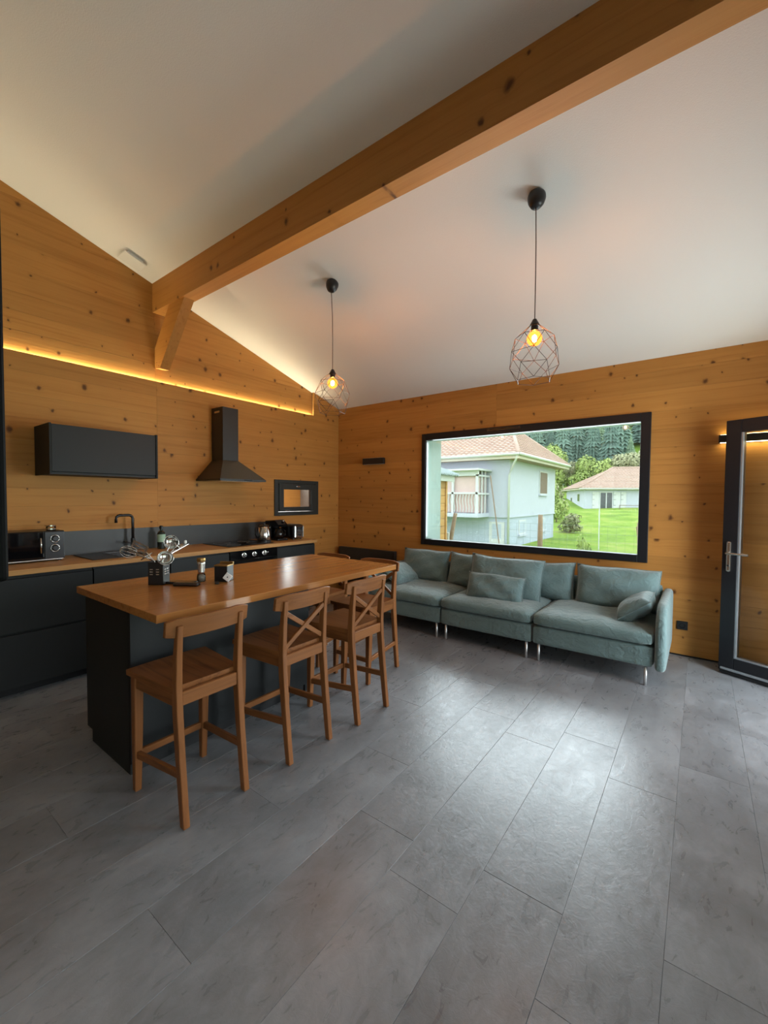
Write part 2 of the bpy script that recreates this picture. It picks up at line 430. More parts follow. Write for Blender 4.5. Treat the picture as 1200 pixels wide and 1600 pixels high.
# baseboard, thin dark joint at the window wall
tag(obj('baseboard_back', B(0, XR, -.004, 0, 0, .012), 'black_frame'), 'thin dark joint strip along the foot of the window wall', 'baseboard', kind='structure')

# big fixed window
wn1 = thing('window_1', 'large black framed picture window above the sofa', 'window', (0, 0, 0), kind='structure')
fwid = .085
for (x0, x1, z0, z1) in ((WX0, WX0+fwid*.62, WZ0, WZ1), (WX1-fwid, WX1, WZ0, WZ1), (WX0+fwid*.62, WX1-fwid, WZ0, WZ0+fwid*.85), (WX0+fwid*.62, WX1-fwid, WZ1-fwid, WZ1)):
    obj('window_frame', B(x0, x1, -.022, .07, z0, z1, bevel=.004), 'black_frame', wn1)
obj('glazing_bead', B(WX0+fwid*.62, WX0+fwid*.62+.012, .0, .05, WZ0+fwid*.85, WZ1-fwid), 'grey_seal', wn1)
obj('pane', B(WX0+.05, WX1-.08, .055, .06, WZ0+.07, WZ1-.08), 'glass', wn1)
vt = obj('trickle_vent', B(2.42, 2.82, -.034, -.022, WZ1-.045, WZ1-.012, bevel=.004), 'black_plastic', wn1)
obj('slot', B(2.45, 2.79, -.036, -.034, WZ1-.032, WZ1-.025), 'black_gloss', vt)
rv = bmesh.new()
for a in ((WX0+.02, WX0+.045, .07, .42, WZ0, WZ1), (WX1-.045, WX1-.02, .07, .42, WZ0, WZ1), (WX0+.045, WX1-.045, .07, .42, WZ1-.045, WZ1-.02)): box(rv, *a)
obj('reveal_lining', rv, 'reveal', wn1)
obj('window_sill', B(WX0+.02, WX1-.02, .07, .46, WZ0-.0, WZ0+.03), 'reveal', wn1)

# open glazed door leaf, hinged on the right wall
DA = R(-25)
dl = thing('door_1', 'black framed glazed door leaf standing open in front of the wall', 'door', (4.632, -.235, .03), DA, kind='structure')
DW, DH, st = .92, 2.075, .125
for (x0, x1, z0, z1) in ((0, .105, 0, DH), (DW-st, DW, 0, DH), (.105, DW-st, 0, .12), (.105, DW-st, DH-.105, DH)):
    obj('door_frame', B(x0, x1, -.035, .035, z0, z1, bevel=.004), 'black_frame', dl)
for (x0, x1, z0, z1) in ((.105, .115, .12, DH-.105), (.115, DW-st, .12, .13)):
    obj('glazing_bead', B(x0, x1, -.03, .03, z0, z1), 'grey_seal', dl)
obj('pane', B(.1, DW-st+.005, -.004, .004, .115, DH-.1), 'door_glass', dl)
obj('drip_bar', B(.02, DW-.02, -.055, -.035, .012, .03, bevel=.004), 'grey_seal', dl)
obj('bottom_seal', B(.01, DW, -.035, .035, -.022, 0), 'black_plastic', dl)
hd = obj('handle_plate', B(.035, .067, -.046, -.035, .83, 1.08, bevel=.01), 'steel', dl)
hb = bmesh.new(); tube(hb, [(.051, -.046, .985), (.051, -.085, .985)], .010, 10); tube(hb, [(.051, -.085, .985), (.062, -.093, .985), (.20, -.093, .985)], .0095, 10)
smooth_angle(obj('handle_lever', hb, 'steel', hd))
obj('keyhole', L([(.008, 0), (.008, .006)], 12), 'black_plastic', hd, loc=(.051, -.046, .88)).rotation_euler = (R(90), 0, 0)

# beam, brace
bm_ = bmesh.new(); y0, y1 = -2.716, -2.588
prism(bm_, [(y0, 3.31), (y1, 3.31), (y1, cz(y1)), (y0, cz(y0))], 'x', -.04, XR)
tag(obj('roof_beam', bm_, 'beam'), 'long knotty spruce purlin running under the white ceiling', 'beam')
br = PR([(-.03, 2.752), (.075, 2.735), (.56, 3.31), (.27, 3.31), (-.03, 2.955)], 'y', -2.70, -2.604)
bo = tag(obj('corner_brace', br, 'beam'), 'short diagonal timber brace between kitchen wall and beam', 'brace')
for (xx, zz) in ((.015, 2.775), (.05, 2.765), (.015, 2.80)):
    obj('screw_head', T([(xx, -2.7005, zz), (xx, -2.7045, zz)], .005, 8), 'steel', bo)
# light strip lying on the ledge of the kitchen wall
ls = thing('light_strip', 'warm glowing light strip on the ledge of the kitchen wall', 'light strip', (-.028, -3.0, ZL-.0295))
obj('diffuser', B(-.006, .006, YB+3.05, YL+3.0-.02, .0225, .0255), 'led', ls)
obj('profile', B(-.0065, .0065, YB+3.05, YL+3.0-.01, 0, .0225), 'grey_seal', ls)

# ceiling air outlet, slightly hanging from the slope
va = math.atan(-KS)
cv = thing('ceiling_vent', 'white square air outlet on the ceiling above the kitchen wall', 'vent', (.155, -2.975, cz(-2.975)-.001))
cv.rotation_euler = (va, 0, 0)
obj('cover', B(-.085, .085, -.10, .10, -.040, -.030, bevel=.005), 'offwhite', cv)
obj('neck', B(-.06, .06, -.07, .07, -.031, 0), 'offwhite', cv)

# ------------------------------------------------------------------ wall things
def panel_lamp(name, label, x0, x1, z0, z1, lit):
    t = thing(name, label, 'wall lamp', ((x0+x1)/2, 0, z0))
    w, h = (x1-x0)/2, z1-z0
    obj('housing', B(-w, w, -.055, -.012, 0, h, bevel=.004), 'black_metal', t)
    obj('mount', B(-w*.5, w*.5, -.012, -.0006, h*.25, h*.75), 'black_plastic', t)
    for z in (-.0012, h):
        obj('diffuser', B(-w+.012, w-.012, -.05, -.016, z, z+.0012), 'led_lamp' if lit else 'offwhite', t)
    return t
panel_lamp('wall_lamp', 'small unlit black wall lamp left of the picture window', .525, .905, 1.925, 2.013, False)
panel_lamp('wall_lamp', 'lit black wall lamp glowing up and down behind the glazed door', 4.575, 5.05, 1.951, 2.018, True)

ra = thing('radiator', 'low charcoal panel radiator on the window wall behind the island', 'radiator', (.62, 0, .12))
obj('panel', B(-.515, .515, -.10, -.085, 0, .585, bevel=.006), 'radiator', ra)
obj('panel', B(-.515, .515, -.05, -.035, 0, .585, bevel=.006), 'radiator', ra)
obj('top_grille', B(-.515, .515, -.1, -.035, .575, .59, bevel=.003), 'radiator', ra)
for x in (-.51, .50): obj('side_panel', B(x, x+.012, -.1, -.035, .01, .58), 'radiator', ra)
for x in (-.35, .35): obj('bracket', B(x-.02, x+.02, -.036, -.0006, .1, .5), 'black_plastic', ra)

so = thing('power_outlet', 'black wall socket beside the sofa armrest', 'outlet', (4.357, -.0007, .285))
obj('plate', B(-.042, .042, -.011, 0, -.04, .04, bevel=.004), 'black_plastic', so)
obj('socket', L([(.022, 0), (.022, .003), (.019, .003), (.018, -.004)], 20), 'black_gloss', so, loc=(.0, -.0105, 0)).rotation_euler = (R(90), 0, 0)

# stove insert
sv = thing('fireplace_insert', 'black framed see-through fireplace insert set in the kitchen wall', 'fireplace', (0, -.8325, 1.20))
hw, hh = .392, .478
for (y0, y1, z0, z1) in ((-hw, -hw+.06, 0, hh), (hw-.06, hw, 0, hh), (-hw+.06, hw-.06, 0, .05), (-hw+.06, hw-.06, hh-.045, hh)):
    obj('outer_frame', B(.0008, .02, y0, y1, z0, z1, bevel=.003), 'stove', sv)
dr = obj('stove_door', B(.004, .034, -hw+.066, -.252, .056, hh-.05, bevel=.003), 'stove', sv)
for a in ((.25, hw-.066, .056, hh-.05), (-.252, .25, .056, .115), (-.252, .25, .35, hh-.05)):
    obj('stove_door', B(.004, .034, *a, bevel=.003), 'stove', sv)
obj('stove_glass', B(.012, .018, -.256, .254, .11, .355), 'smoke_glass', sv)
obj('liner', B(-.12, .0, -.355, -.335, .037, .443), 'stove', sv); obj('liner', B(-.12, .0, .335, .355, .037, .443), 'stove', sv)
obj('liner', B(-.12, .0, -.335, .335, .037, .05), 'stove', sv); obj('liner', B(-.12, .0, -.335, .335, .43, .443), 'stove', sv)
obj('badge', B(.034, .036, -.03, .03, .385, .4, bevel=.004), 'steel', sv)
obj('badge', B(.034, .0355, -.24, -.17, .066, .072), 'steel', sv)
obj('air_slider', B(.034, .0365, .19, .24, .064, .07), 'black_plastic', sv)

# wall cabinet
wc = thing('wall_cabinet', 'dark grey wall cabinet hung above the sink', 'cabinet', (0, -3.285, 1.617))
obj('body', B(.001, .352, -.398, .398, 0, .398), 'anthracite_dark', wc)
obj('side_panel', B(.001, .382, -.412, -.398, -.004, .402), 'anthracite_dark', wc)
obj('side_panel', B(.001, .382, .398, .412, -.004, .402), 'anthracite_dark', wc)
dr = obj('door', B(.356, .375, -.396, .396, .022, .396, bevel=.002), 'anthracite', wc)
obj('grip_rail', B(.352, .368, -.396, .396, .0, .016), 'anthracite', wc)

# hood
hoo = thing('range_hood', 'black chimney range hood over the cooktop', 'hood', (0, -2.0, 1.618))
obj('chimney', B(.001, .222, -.098, .098, .22, .825, bevel=.002), 'hood', hoo)
bmh = bmesh.new(); c0 = [(.001, -.285, .022), (.47, -.285, .022), (.47, .285, .022), (.001, .285, .022)]; c1 = [(.001, -.1, .235), (.224, -.1, .235), (.224, .1, .235), (.001, .1, .235)]
v0 = [bmh.verts.new(p) for p in c0]; v1 = [bmh.verts.new(p) for p in c1]; bmh.faces.new(v0); bmh.faces.new(v1)
for i in range(4): bmh.faces.new((v0[i], v0[(i+1) % 4], v1[(i+1) % 4], v1[i]))
obj('canopy', bmh, 'hood', hoo); obj('rim', B(.001, .474, -.29, .29, 0, .022, bevel=.003), 'hood', hoo)
obj('filter', B(.05, .42, -.24, .24, -.004, 0), 'steel', hoo)
obj('switch_bar', B(.474, .4755, .0, .10, .006, .016), 'black_gloss', hoo)
obj('outlet_slots', B(.06, .16, -.0995, -.098, .765, .785), 'steel', hoo)

# splashback, base cabinets, worktop
sp = tag(obj('splashback', B(.0007, .014, -4.6, -1.36, .921, 1.132), 'splash'), 'slate grey splashback strip behind the kitchen worktop', 'splashback')
tag(obj('kitchen_worktop', B(.0007, .625, -4.6, -1.052, .882, .920, bevel=.002), 'oak_k'), 'long light oak worktop along the kitchen wall', 'worktop')
def base_unit(y0, y1, fronts, label, oven=False):
    t = thing('base_cabinet', label, 'cabinet', (0, (y0+y1)/2, .0), group=None)
    h = (y1-y0)/2
    obj('body', B(.002, .565, -h+.001, h-.001, .07, .881), 'anthracite_dark', t)
    if not oven: obj('grip_rail', B(.565, .575, -h+.001, h-.001, .855, .875), 'black_plastic', t)
    for (z0, z1) in fronts: obj('drawer_front', B(.567, .588, -h+.002, h-.002, z0, z1, bevel=.002), 'anthracite', t)
    return t
base_unit(-4.6, -4.29, [(.075, .862)], 'dark grey base cabinet under the screen at the left border')
base_unit(-4.285, -3.485, [(.075, .452), (.468, .852)], 'wide dark grey drawer unit left of the sink')
base_unit(-3.48, -2.87, [(.075, .862)], 'dark grey base cabinet below the black sink')
base_unit(-2.865, -2.262, [(.075, .452), (.468, .862)], 'dark grey drawer unit between sink and oven')
base_unit(-1.645, -1.055, [(.075, .452), (.468, .862)], 'dark grey drawer unit right of the oven at the worktop end')
tag(obj('kitchen_plinth', B(.03, .50, -4.6, -1.06, .0005, .068), 'plinth'), 'black recessed plinth under the kitchen cabinets', 'plinth')
ov = thing('built_in_oven', 'black built-in oven with round knobs under the cooktop', 'oven', (0, -1.953, .07))
obj('body', B(.05, .565, -.305, .305, .001, .811), 'black_plastic', ov)
cp_ = obj('control_panel', B(.565, .59, -.302, .302, .705, .808, bevel=.003), 'black_gloss', ov)
obj('oven_door', B(.565, .588, -.302, .302, .14, .70, bevel=.003), 'black_gloss', ov)
obj('handle', T([(.62, -.25, .655), (.62, .25, .655)], .009, 10), 'steel', ov, smooth=True)
obj('drawer_front', B(.565, .587, -.302, .302, .005, .135, bevel=.002), 'anthracite', ov)
for y in (-.137, -.008, .125):
    kb = L([(.026, 0), (.026, .006), (.019, .008), (.017, .028), (.012, .03)], 18); o = obj('knob', kb, 'steel', cp_, loc=(.59, y, .757)); o.rotation_euler = (0, R(90), 0)
    obj('pointer', B(-.003, .003, -.017, .017, .03, .034), 'black_plastic', o)
obj('indicator', L([(.005, 0), (.005, .002)], 10), 'white', cp_, loc=(.59, .175, .762)).rotation_euler = (0, R(90), 0)

ho = thing('induction_cooktop', 'black glass cooktop set in the oak worktop', 'cooktop', (.30, -1.955, .9205))
obj('glass_plate', B(-.25, .25, -.29, .29, 0, .006, bevel=.002), 'black_gloss', ho)
for (x, y, r_) in ((-.11, -.14, .09), (.12, -.14, .07), (-.11, .14, .07), (.12, .14, .1)):
    rg = bmesh.new(); pts = [(x+r_*math.cos(a*.2618), y+r_*math.sin(a*.2618), .0062) for a in range(25)]; tube(rg, pts, .001, 4); obj('zone_ring', rg, 'grey_seal', ho)

sk = thing('kitchen_sink', 'black inset sink with drainer in the worktop', 'sink', (.29, -3.24, .9205))
obj('drainer', B(-.22, .22, -.22, -.02, 0, .008, bevel=.003), 'black_plastic', sk)
rim = bmesh.new()
for a in ((-.22, .22, -.02, 0, 0, .01), (-.22, .22, .20, .22, 0, .01), (-.22, -.17, 0, .2, 0, .01), (.19, .22, 0, .2, 0, .01)): box(rim, *a, bevel=.003)
obj('rim', rim, 'black_plastic', sk); obj('bowl', B(-.17, .19, 0, .2, .0005, .002), 'black_gloss', sk)
fa = thing('kitchen_tap', 'matt black swan-neck tap behind the sink', 'tap', (.105, -2.985, .9206))
obj('base', L([(.026, 0), (.026, .012), (.019, .02), (.019, .12), (.016, .125)], 18), 'black_metal', fa, smooth=False)
sp_ = [(0, 0, .12), (0, 0, .31)] + [(0, -.035+.035*math.cos(a), .31+.035*math.sin(a)) for a in (R(30), R(60), R(90))] + [(.0, -.11, .345)] + [(0, -.11-.035*math.sin(a), .31+.035*math.cos(a)) for a in (R(30), R(60), R(90))] + [(0, -.145, .275)]
obj('spout', T(sp_, .0125, 12), 'black_metal', fa, smooth=True)
obj('lever', T([(0, 0, .075), (.0, -.035, .082), (.0, -.085, .095)], [.009, .008, .006], 10), 'black_metal', fa, smooth=True)

# bottle by the tap
so_ = thing('soap_bottle', 'dark bottle with pale mint label beside the sink', 'bottle', (.14, -2.735, .9206))
obj('bottle_body', L([(.034, 0), (.037, .005), (.037, .15), (.03, .17), (.014, .182), (.014, .2)], 18), plain('dark_green_bottle', (.012, .022, .016, 1), .25), so_, smooth=False)
obj('label', L([(.0376, .07), (.0378, .071), (.0378, .146), (.0376, .147)], 18), 'mint', so_)
obj('cap', L([(.017, .2), (.017, .225), (.013, .232)], 14), 'black_plastic', so_)

# microwave oven at the left
mw = thing('mini_oven', 'black mini oven with two ringed knobs on the worktop', 'microwave', (.175, -3.80, .9206))
obj('body', B(-.155, .12, -.215, .215, .014, .243, bevel=.006), 'black_plastic', mw)
dd = obj('door', B(.12, .132, -.21, .075, .02, .237, bevel=.004), 'black_gloss', mw)
obj('handle', T([(.145, .055, .07), (.145, .055, .19)], .006, 10), 'steel', dd, smooth=True)
pn = obj('control_panel', B(.12, .13, .082, .212, .02, .237, bevel=.003), 'black_plastic', mw)
for z in (.105, .18):
    rg = bmesh.new(); tube(rg, [(0, .028*math.cos(a*.2618), .028*math.sin(a*.2618)) for a in range(25)], .005, 8)
    o = obj('knob', L([(.023, 0), (.023, .018), (.018, .022)], 18), 'black_plastic', pn, loc=(.13, .148, z)); o.rotation_euler = (0, R(90), 0)
    o2 = obj('knob_ring', rg, 'chrome', pn, smooth=True, loc=(.132, .148, z))
for x in (-.12, .1):
    for y in (-.18, .18): obj('foot', L([(.014, 0), (.014, .014)], 10), 'black_plastic', mw, loc=(x, y, 0))
obj('trim_strip', B(.12, .134, -.2, .2, .013, .02), 'steel', mw)
jr = thing('glass_jar', 'small shiny glass jar on top of the mini oven', 'jar', (.225, -3.655, 1.1640))
obj('jar_body', L([(.03, 0), (.034, .004), (.034, .026), (.028, .031)], 16), 'smoke_glass', jr, smooth=True)
obj('lid', L([(.033, .031), (.034, .034), (.034, .042), (.01, .046)], 16), 'chrome', jr)
obj('rim', L([(.0335, .005), (.036, .007), (.036, .016), (.0335, .018)], 16), 'chrome', jr)

# kettle, coffee machine, toaster
kt = thing('electric_kettle', 'brushed steel and black kettle left of the coffee machine', 'kettle', (.36, -1.655, .9206))
obj('base', L([(.085, 0), (.085, .016), (.075, .02)], 24), 'black_plastic', kt)
obj('body', L([(.074, .02), (.08, .03), (.078, .09), (.062, .175), (.058, .18)], 28), 'chrome', kt, smooth=True)
obj('lid', L([(.058, .18), (.05, .195), (.015, .2), (.015, .215), (.008, .218)], 20), 'black_plastic', kt, smooth=False)
obj('handle', T([(.0, -.058, .18), (0, -.10, .185), (0, -.118, .15), (0, -.115, .09), (0, -.083, .05)], .011, 10), 'black_plastic', kt, smooth=True)
obj('spout', PR([(.05, .125), (.085, .172), (.05, .172)], 'x', -.016, .016), 'chrome', kt)
cm = thing('coffee_machine', 'black coffee machine between kettle and toaster', 'coffee machine', (.30, -1.43, .9206))
obj('base', B(-.12, .13, -.075, .075, 0, .025, bevel=.008), 'black_plastic', cm)
obj('tower', B(-.12, -.02, -.075, .075, .025, .2, bevel=.015), 'black_gloss', cm)
obj('brew_head', PR([(-.12, .19), (.12, .165), (.125, .195), (.06, .25), (-.12, .235)], 'y', -.07, .07), 'black_gloss', cm)
cf = obj('carafe', L([(.05, .027), (.062, .04), (.064, .09), (.045, .135), (.042, .15)], 22, loc=(.055, 0, 0)), plain('dark_coffee_glass', (.006, .005, .004, 1), .05), cm, smooth=True)
obj('lever', L([(.004, 0), (.016, .004), (.018, .012), (.012, .02)], 14, loc=(.10, .03, .225)), 'chrome', cm, smooth=True)
obj('carafe_handle', T([(.1, .02, .135), (.135, .03, .12), (.135, .03, .07), (.11, .02, .05)], .007, 8), 'black_plastic', cm, smooth=True)
to = thing('toaster', 'black and chrome two-slot toaster at the worktop end', 'toaster', (.33, -1.20, .9206))
obj('body', B(-.13, .12, -.085, .085, .012, .185, bevel=.025, seg=3), 'black_plastic', to)
obj('end_plate', B(.12, .132, -.07, .07, .02, .175, bevel=.012), 'chrome', to)
for y in (-.035, .035): obj('slot', B(-.1, .09, y-.014, y+.014, .183, .187), 'steel', to)
obj('lever', B(.132, .155, -.02, .02, .13, .145, bevel=.004), 'black_plastic', to)
o = obj('knob', L([(.015, 0), (.015, .012), (.01, .014)], 14), 'black_plastic', to, loc=(.132, 0, .06)); o.rotation_euler = (0, R(90), 0)
for x in (-.1, .09):
    for y in (-.06, .06): obj('foot', L([(.01, 0), (.01, .013)], 8), 'black_plastic', to, loc=(x, y, 0))

# ------------------------------------------------------------------ island
ib = thing('kitchen_island', 'dark grey kitchen island base under the oak top', 'island', (1.86, -3.24, 0))
obj('body', B(-.26, .27, -.585, .60, .07, .8805), 'anthracite', ib)
obj('end_panel', PR([(-.31, .07), (-.31, .8805), (.275, .8805), (.275, .0005), (-.235, .0005), (-.235, .07)], 'y', -.605, -.586), 'anthracite_dark', ib)
obj('end_panel', PR([(-.31, .07), (-.31, .8805), (.275, .8805), (.275, .0005), (-.235, .0005), (-.235, .07)], 'y', .601, .62), 'anthracite', ib)
for j in range(2):
    obj('back_panel', B(.2705, .29, -.605+.6135*j, -.605+.6135*(j+1)-.002, .06, .8805), 'anthracite', ib)
    for (z0, z1) in ((.075, .45), (.466, .855)): obj('drawer_front', B(-.285, -.261, -.584+.592*j, -.584+.592*(j+1)-.003, z0, z1, bevel=.002), 'anthracite', ib)
obj('plinth', B(-.23, .262, -.583, .60, .0005, .068), 'plinth', ib)
itop = tag(obj('island_top', B(-.489, .489, -.921, .921, 0, .038, bevel=.002), 'oak_y', loc=(2.0575, -2.975, .882)), 'oak block worktop of the island with a wide overhang', 'worktop')

# ------------------------------------------------------------------ stools
def sweep(path, w, t0):
    """rectangular bar along (x,z) path with width in y centred on y=0; t0 = thickness in x"""
    bm = bmesh.new(); rings = []
    for (x, z, th, wd) in path:
        rings.append([bm.verts.new((x-th/2, -wd/2, z)), bm.verts.new((x+th/2, -wd/2, z)), bm.verts.new((x+th/2, wd/2, z)), bm.verts.new((x-th/2, wd/2, z))])
    for q, w_ in zip(rings, rings[1:]):
        for j in range(4): bm.faces.new((q[j], q[(j+1) % 4], w_[(j+1) % 4], w_[j]))
    bm.faces.new(rings[0][::-1]); bm.faces.new(rings[-1])
    return bm
def bar(p, q, w, h):
    """rectangular bar between two points: w horizontal width, h vertical-ish height"""
    p, q = Vector(p), Vector(q); d = (q-p).normalized(); s = d.cross(Vector((0, 0, 1)))
    if s.length < 1e-3: s = Vector((1, 0, 0))
    s.normalize(); u_ = s.cross(d); bm = bmesh.new(); A = []
    for c in (p, q): A.append([bm.verts.new(c + s*a*w/2 + u_*b*h/2) for a, b in ((-1, -1), (1, -1), (1, 1), (-1, 1))])
    for j in range(4): bm.faces.new((A[0][j], A[0][(j+1) % 4], A[1][(j+1) % 4], A[1][j]))
    bm.faces.new(A[0][::-1]); bm.faces.new(A[1]); return bm
def bev(bm, o=.003):
    bmesh.ops.bevel(bm, geom=bm.edges[:], offset=o, segments=1, affect='EDGES'); return bm
def make_stool(label, cross):
    t = thing('bar_stool', label, 'stool', group='brown wooden bar stools at the island')
    HR, HF = .152, .172                     # half spacing rear / front legs
    for s in (-1, 1):
        o = obj('leg', bev(sweep([(.212, 0.0008, .034, .030), (.197, .12, .037, .030), (.176, .30, .040, .030), (.157, .50, .044, .030), (.152, .60, .044, .030), (.160, .74, .036, .028), (.176, .885, .026, .026)], 0, 0)), 'stool', t); o.location = (0, s*HR, 0)
        o = obj('leg', bev(sweep([(-.206, .0008, .030, .030), (-.203, .12, .034, .034), (-.197, .35, .040, .040), (-.193, .575, .042, .042)], 0, 0)), 'stool', t); o.location = (0, s*HF, 0)
        obj('side_rail', bev(bar((-.176, s*(HF+.002), .548), (.135, s*(HR+.001), .548), .022, .06)), 'stool_flat', t)
        obj('stretcher', bev(bar((-.187, s*HF, .185), (.18, s*HR, .222), .02, .035)), 'stool_flat', t)
    obj('rear_rail', bev(bar((.158, -HR+.015, .552), (.158, HR-.015, .552), .024, .062)), 'stool_rail', t)
    obj('front_rail', bev(bar((-.197, -HF+.02, .548), (-.197, HF-.02, .548), .024, .058)), 'stool_rail', t)
    obj('front_stretcher', bev(bar((-.203, -HF+.015, .185), (-.203, HF-.015, .185), .022, .034)), 'stool_rail', t)
    # seat: slightly dished trapezoid with rounded front
    bm = bmesh.new(); NX, NY = 10, 8; top = []; bot = []
    for i in range(NX+1):
        fx = i/NX; x = -.235 + fx*.375 + 0
        hwid = .205 + (.138+.03-.205)*fx
        rowt = []; rowb = []
        for j in range(NY+1):
            fy = j/NY*2-1; xx = x - (.012*(1-fy*fy) if i == 0 else 0)
            dish = -.008*max(0, 1-(fy/.8)**2)*max(0, 1-((fx-.55)/.5)**2)
            rowt.append(bm.verts.new((xx, fy*hwid, .605+dish))); rowb.append(bm.verts.new((xx, fy*hwid, .579)))
        top.append(rowt); bot.append(rowb)
    for i in range(NX):
        for j in range(NY):
            bm.faces.new((top[i][j], top[i+1][j], top[i+1][j+1], top[i][j+1])); bm.faces.new((bot[i][j], bot[i][j+1], bot[i+1][j+1], bot[i+1][j]))
    for i in range(NX):
        bm.faces.new((top[i][0], bot[i][0], bot[i+1][0], top[i+1][0])); bm.faces.new((top[i][NY], top[i+1][NY], bot[i+1][NY], bot[i][NY]))
    for j in range(NY):
        bm.faces.new((top[0][j], top[0][j+1], bot[0][j+1], bot[0][j])); bm.faces.new((top[NX][j], bot[NX][j], bot[NX][j+1], top[NX][j+1]))
    smooth_angle(obj('seat', bm, 'stool_flat', t), 50)
    # curved top rail in front of the posts
    bm = bmesh.new(); n = 12; rg = []
    for i in range(n+1):
        y = -.205 + .41*i/n; c = .032*(1-(y/.205)**2); e_ = abs(y)/.205
        zt = .918 - .012*max(0, e_-.75)/.25; zb = .828 + .010*max(0, e_-.75)/.25
        x = .137 + c
        rg.append([bm.verts.new((x, y, zb)), bm.verts.new((x+.02, y, zb)), bm.verts.new((x+.03, y, zt)), bm.verts.new((x+.01, y, zt))])
    for q, w in zip(rg, rg[1:]):
        for j in range(4): bm.faces.new((q[j], q[(j+1) % 4], w[(j+1) % 4], w[j]))
    bm.faces.new(rg[0]); bm.faces.new(rg[-1][::-1]); bev(bm, .0025)
    smooth_angle(obj('backrest', bm, 'stool_rail', t), 35)
    for s in (-1, 1):
        pl = obj('screw_plug', L([(.0055, 0), (.0055, .0015)], 10), 'black_plastic', t, loc=(.1845, s*HR, .866)); pl.rotation_euler = (0, R(90), 0)
    if cross:
        for s in (-1, 1):
            obj('cross_bar', bev(bar((.167-.004*s, -s*(HR-.012), .815), (.157-.004*s, s*(HR-.012), .625), .016, .026), .002), 'stool_rail', t)
    return t
make_stool('brown wooden bar stool without crossed back slats, nearest the viewer', False).location = (2.483, -3.700, 0)
s0 = make_stool('brown cross-back bar stool in the middle of the long side of the island', True); s0.location = (2.503, -3.130, 0)
dup(s0, (2.538, -2.602, 0), 0, 'brown cross-back bar stool at the far end of the island long side')
dup(s0, (2.262, -2.055, 0), R(90), 'brown cross-back bar stool at the short end of the island, nearer the sofa')
dup(s0, (1.712, -2.055, 0), R(90), 'brown bar stool at the short end of the island, nearer the kitchen wall')

# ------------------------------------------------------------------ things on the island
ZT = .9203
uh = thing('utensil_holder', 'black slotted metal box full of cooking utensils on the island', 'utensil holder', (1.858, -3.562, ZT), R(37))
for (a) in ((-.045, .045, -.038, -.035), (-.045, .045, .035, .038), (-.045, -.042, -.035, .035), (.042, .045, -.035, .035)):
    obj('side_wall', B(a[0], a[1], a[2], a[3], 0, .135), 'black_metal', uh)
obj('bottom', B(-.045, .045, -.038, .038, 0, .004), 'black_metal', uh)
for x in (-.025, .012):
    for z in (.06, .075, .09): obj('slot', B(x-.009, x+.009, -.0395, -.038, z, z+.005), 'steel', uh)
for y in (-.016, .014):
    for z in (.06, .075, .09): obj('slot', B(.045, .0465, y-.008, y+.008, z, z+.005), 'steel', uh)
def utensil(name, label, top, head, handle_mat='steel', base=(0, 0)):
    """leaning handle from the bottom of the holder to top, with a head built in place"""
    c = Vector((1.858, -3.562, ZT+.006)); b = c + Vector((base[0], base[1], 0)); t_ = Vector(top)
    t = thing(name, label, 'utensil', b, group='kitchen utensils in the black holder')
    d_ = Vector((t_.x-c.x, t_.y-c.y, 0)); d_ = d_*min(1, .026/max(d_.length, 1e-4))
    rim_ = c + d_ + Vector((0, 0, .135)) - b
    obj('handle', T([(0, 0, 0), rim_*.6, rim_, rim_.lerp(t_-b, .5), t_-b], [.005, .005, .005, .0045, .004], 8), handle_mat, t, smooth=True)
    head(t, t_-b)
    return t
def ladle(r, tilt):
    def h(t, p):
        bm = bmesh.new(); prof = [(r*math.cos(a), -r*math.sin(a)*.75) for a in [i*math.pi/14 for i in range(7)]] + [(.004, -r*.75)]
        inner = [(q[0]*.93, q[1]*.93+.001) for q in prof]
        lathe(bm, inner[::-1]+prof, 20); o = obj('bowl', bm, 'chrome', t, smooth=True); o.location = p + Vector((0, 0, .0)); o.rotation_euler = tilt
    return h
utensil('ladle', 'round steel ladle hanging over the front of the holder', (1.945, -3.565, 1.085), ladle(.045, (R(20), R(60), 0)), base=(.01, -.01))
utensil('ladle', 'upright steel ladle at the top of the holder', (1.845, -3.480, 1.165), ladle(.043, (R(60), R(70), R(40))), base=(0, .01))
utensil('serving_spoon', 'steel serving spoon leaning right in the holder', (1.835, -3.430, 1.145), ladle(.034, (R(10), R(60), R(60))), base=(-.01, .02))
def whisk(t, p):
    bm = bmesh.new()
    d = Vector((-.02, -.085, .035)); s = d.cross(Vector((0, 0, 1))).normalized(); u_ = s.cross(d).normalized()
    for i in range(5):
        a = math.pi*i/5; w = s*math.cos(a)+u_*math.sin(a)
        pts = [p + d*(.5-.5*math.cos(f*math.pi*2))*1.0 + w*.035*math.sin(f*2*math.pi) for f in [j/16 for j in range(17)]]
        tube(bm, pts, .0011, 5, cap=False)
    obj('wires', bm, 'steel', t, smooth=True)
utensil('whisk', 'steel wire whisk leaning left over the holder', (1.815, -3.665, 1.105), whisk, base=(-.01, -.02))
def spatula(t, p):
    o = bmesh.new()
    for a in ((-.035, .035, -.001, .001, 0, .012), (-.035, .035, -.001, .001, .078, .09), (-.035, -.025, -.001, .001, .012, .078), (.025, .035, -.001, .001, .012, .078), (-.013, -.006, -.001, .001, .012, .078), (.006, .013, -.001, .001, .012, .078)): box(o, *a)
    b = obj('slotted_blade', o, 'steel', t); b.location = p; b.rotation_euler = (R(-15), R(60), R(215))
utensil('slotted_turner', 'slotted steel turner leaning left in the holder', (1.825, -3.62, 1.115), spatula, base=(0, -.005))
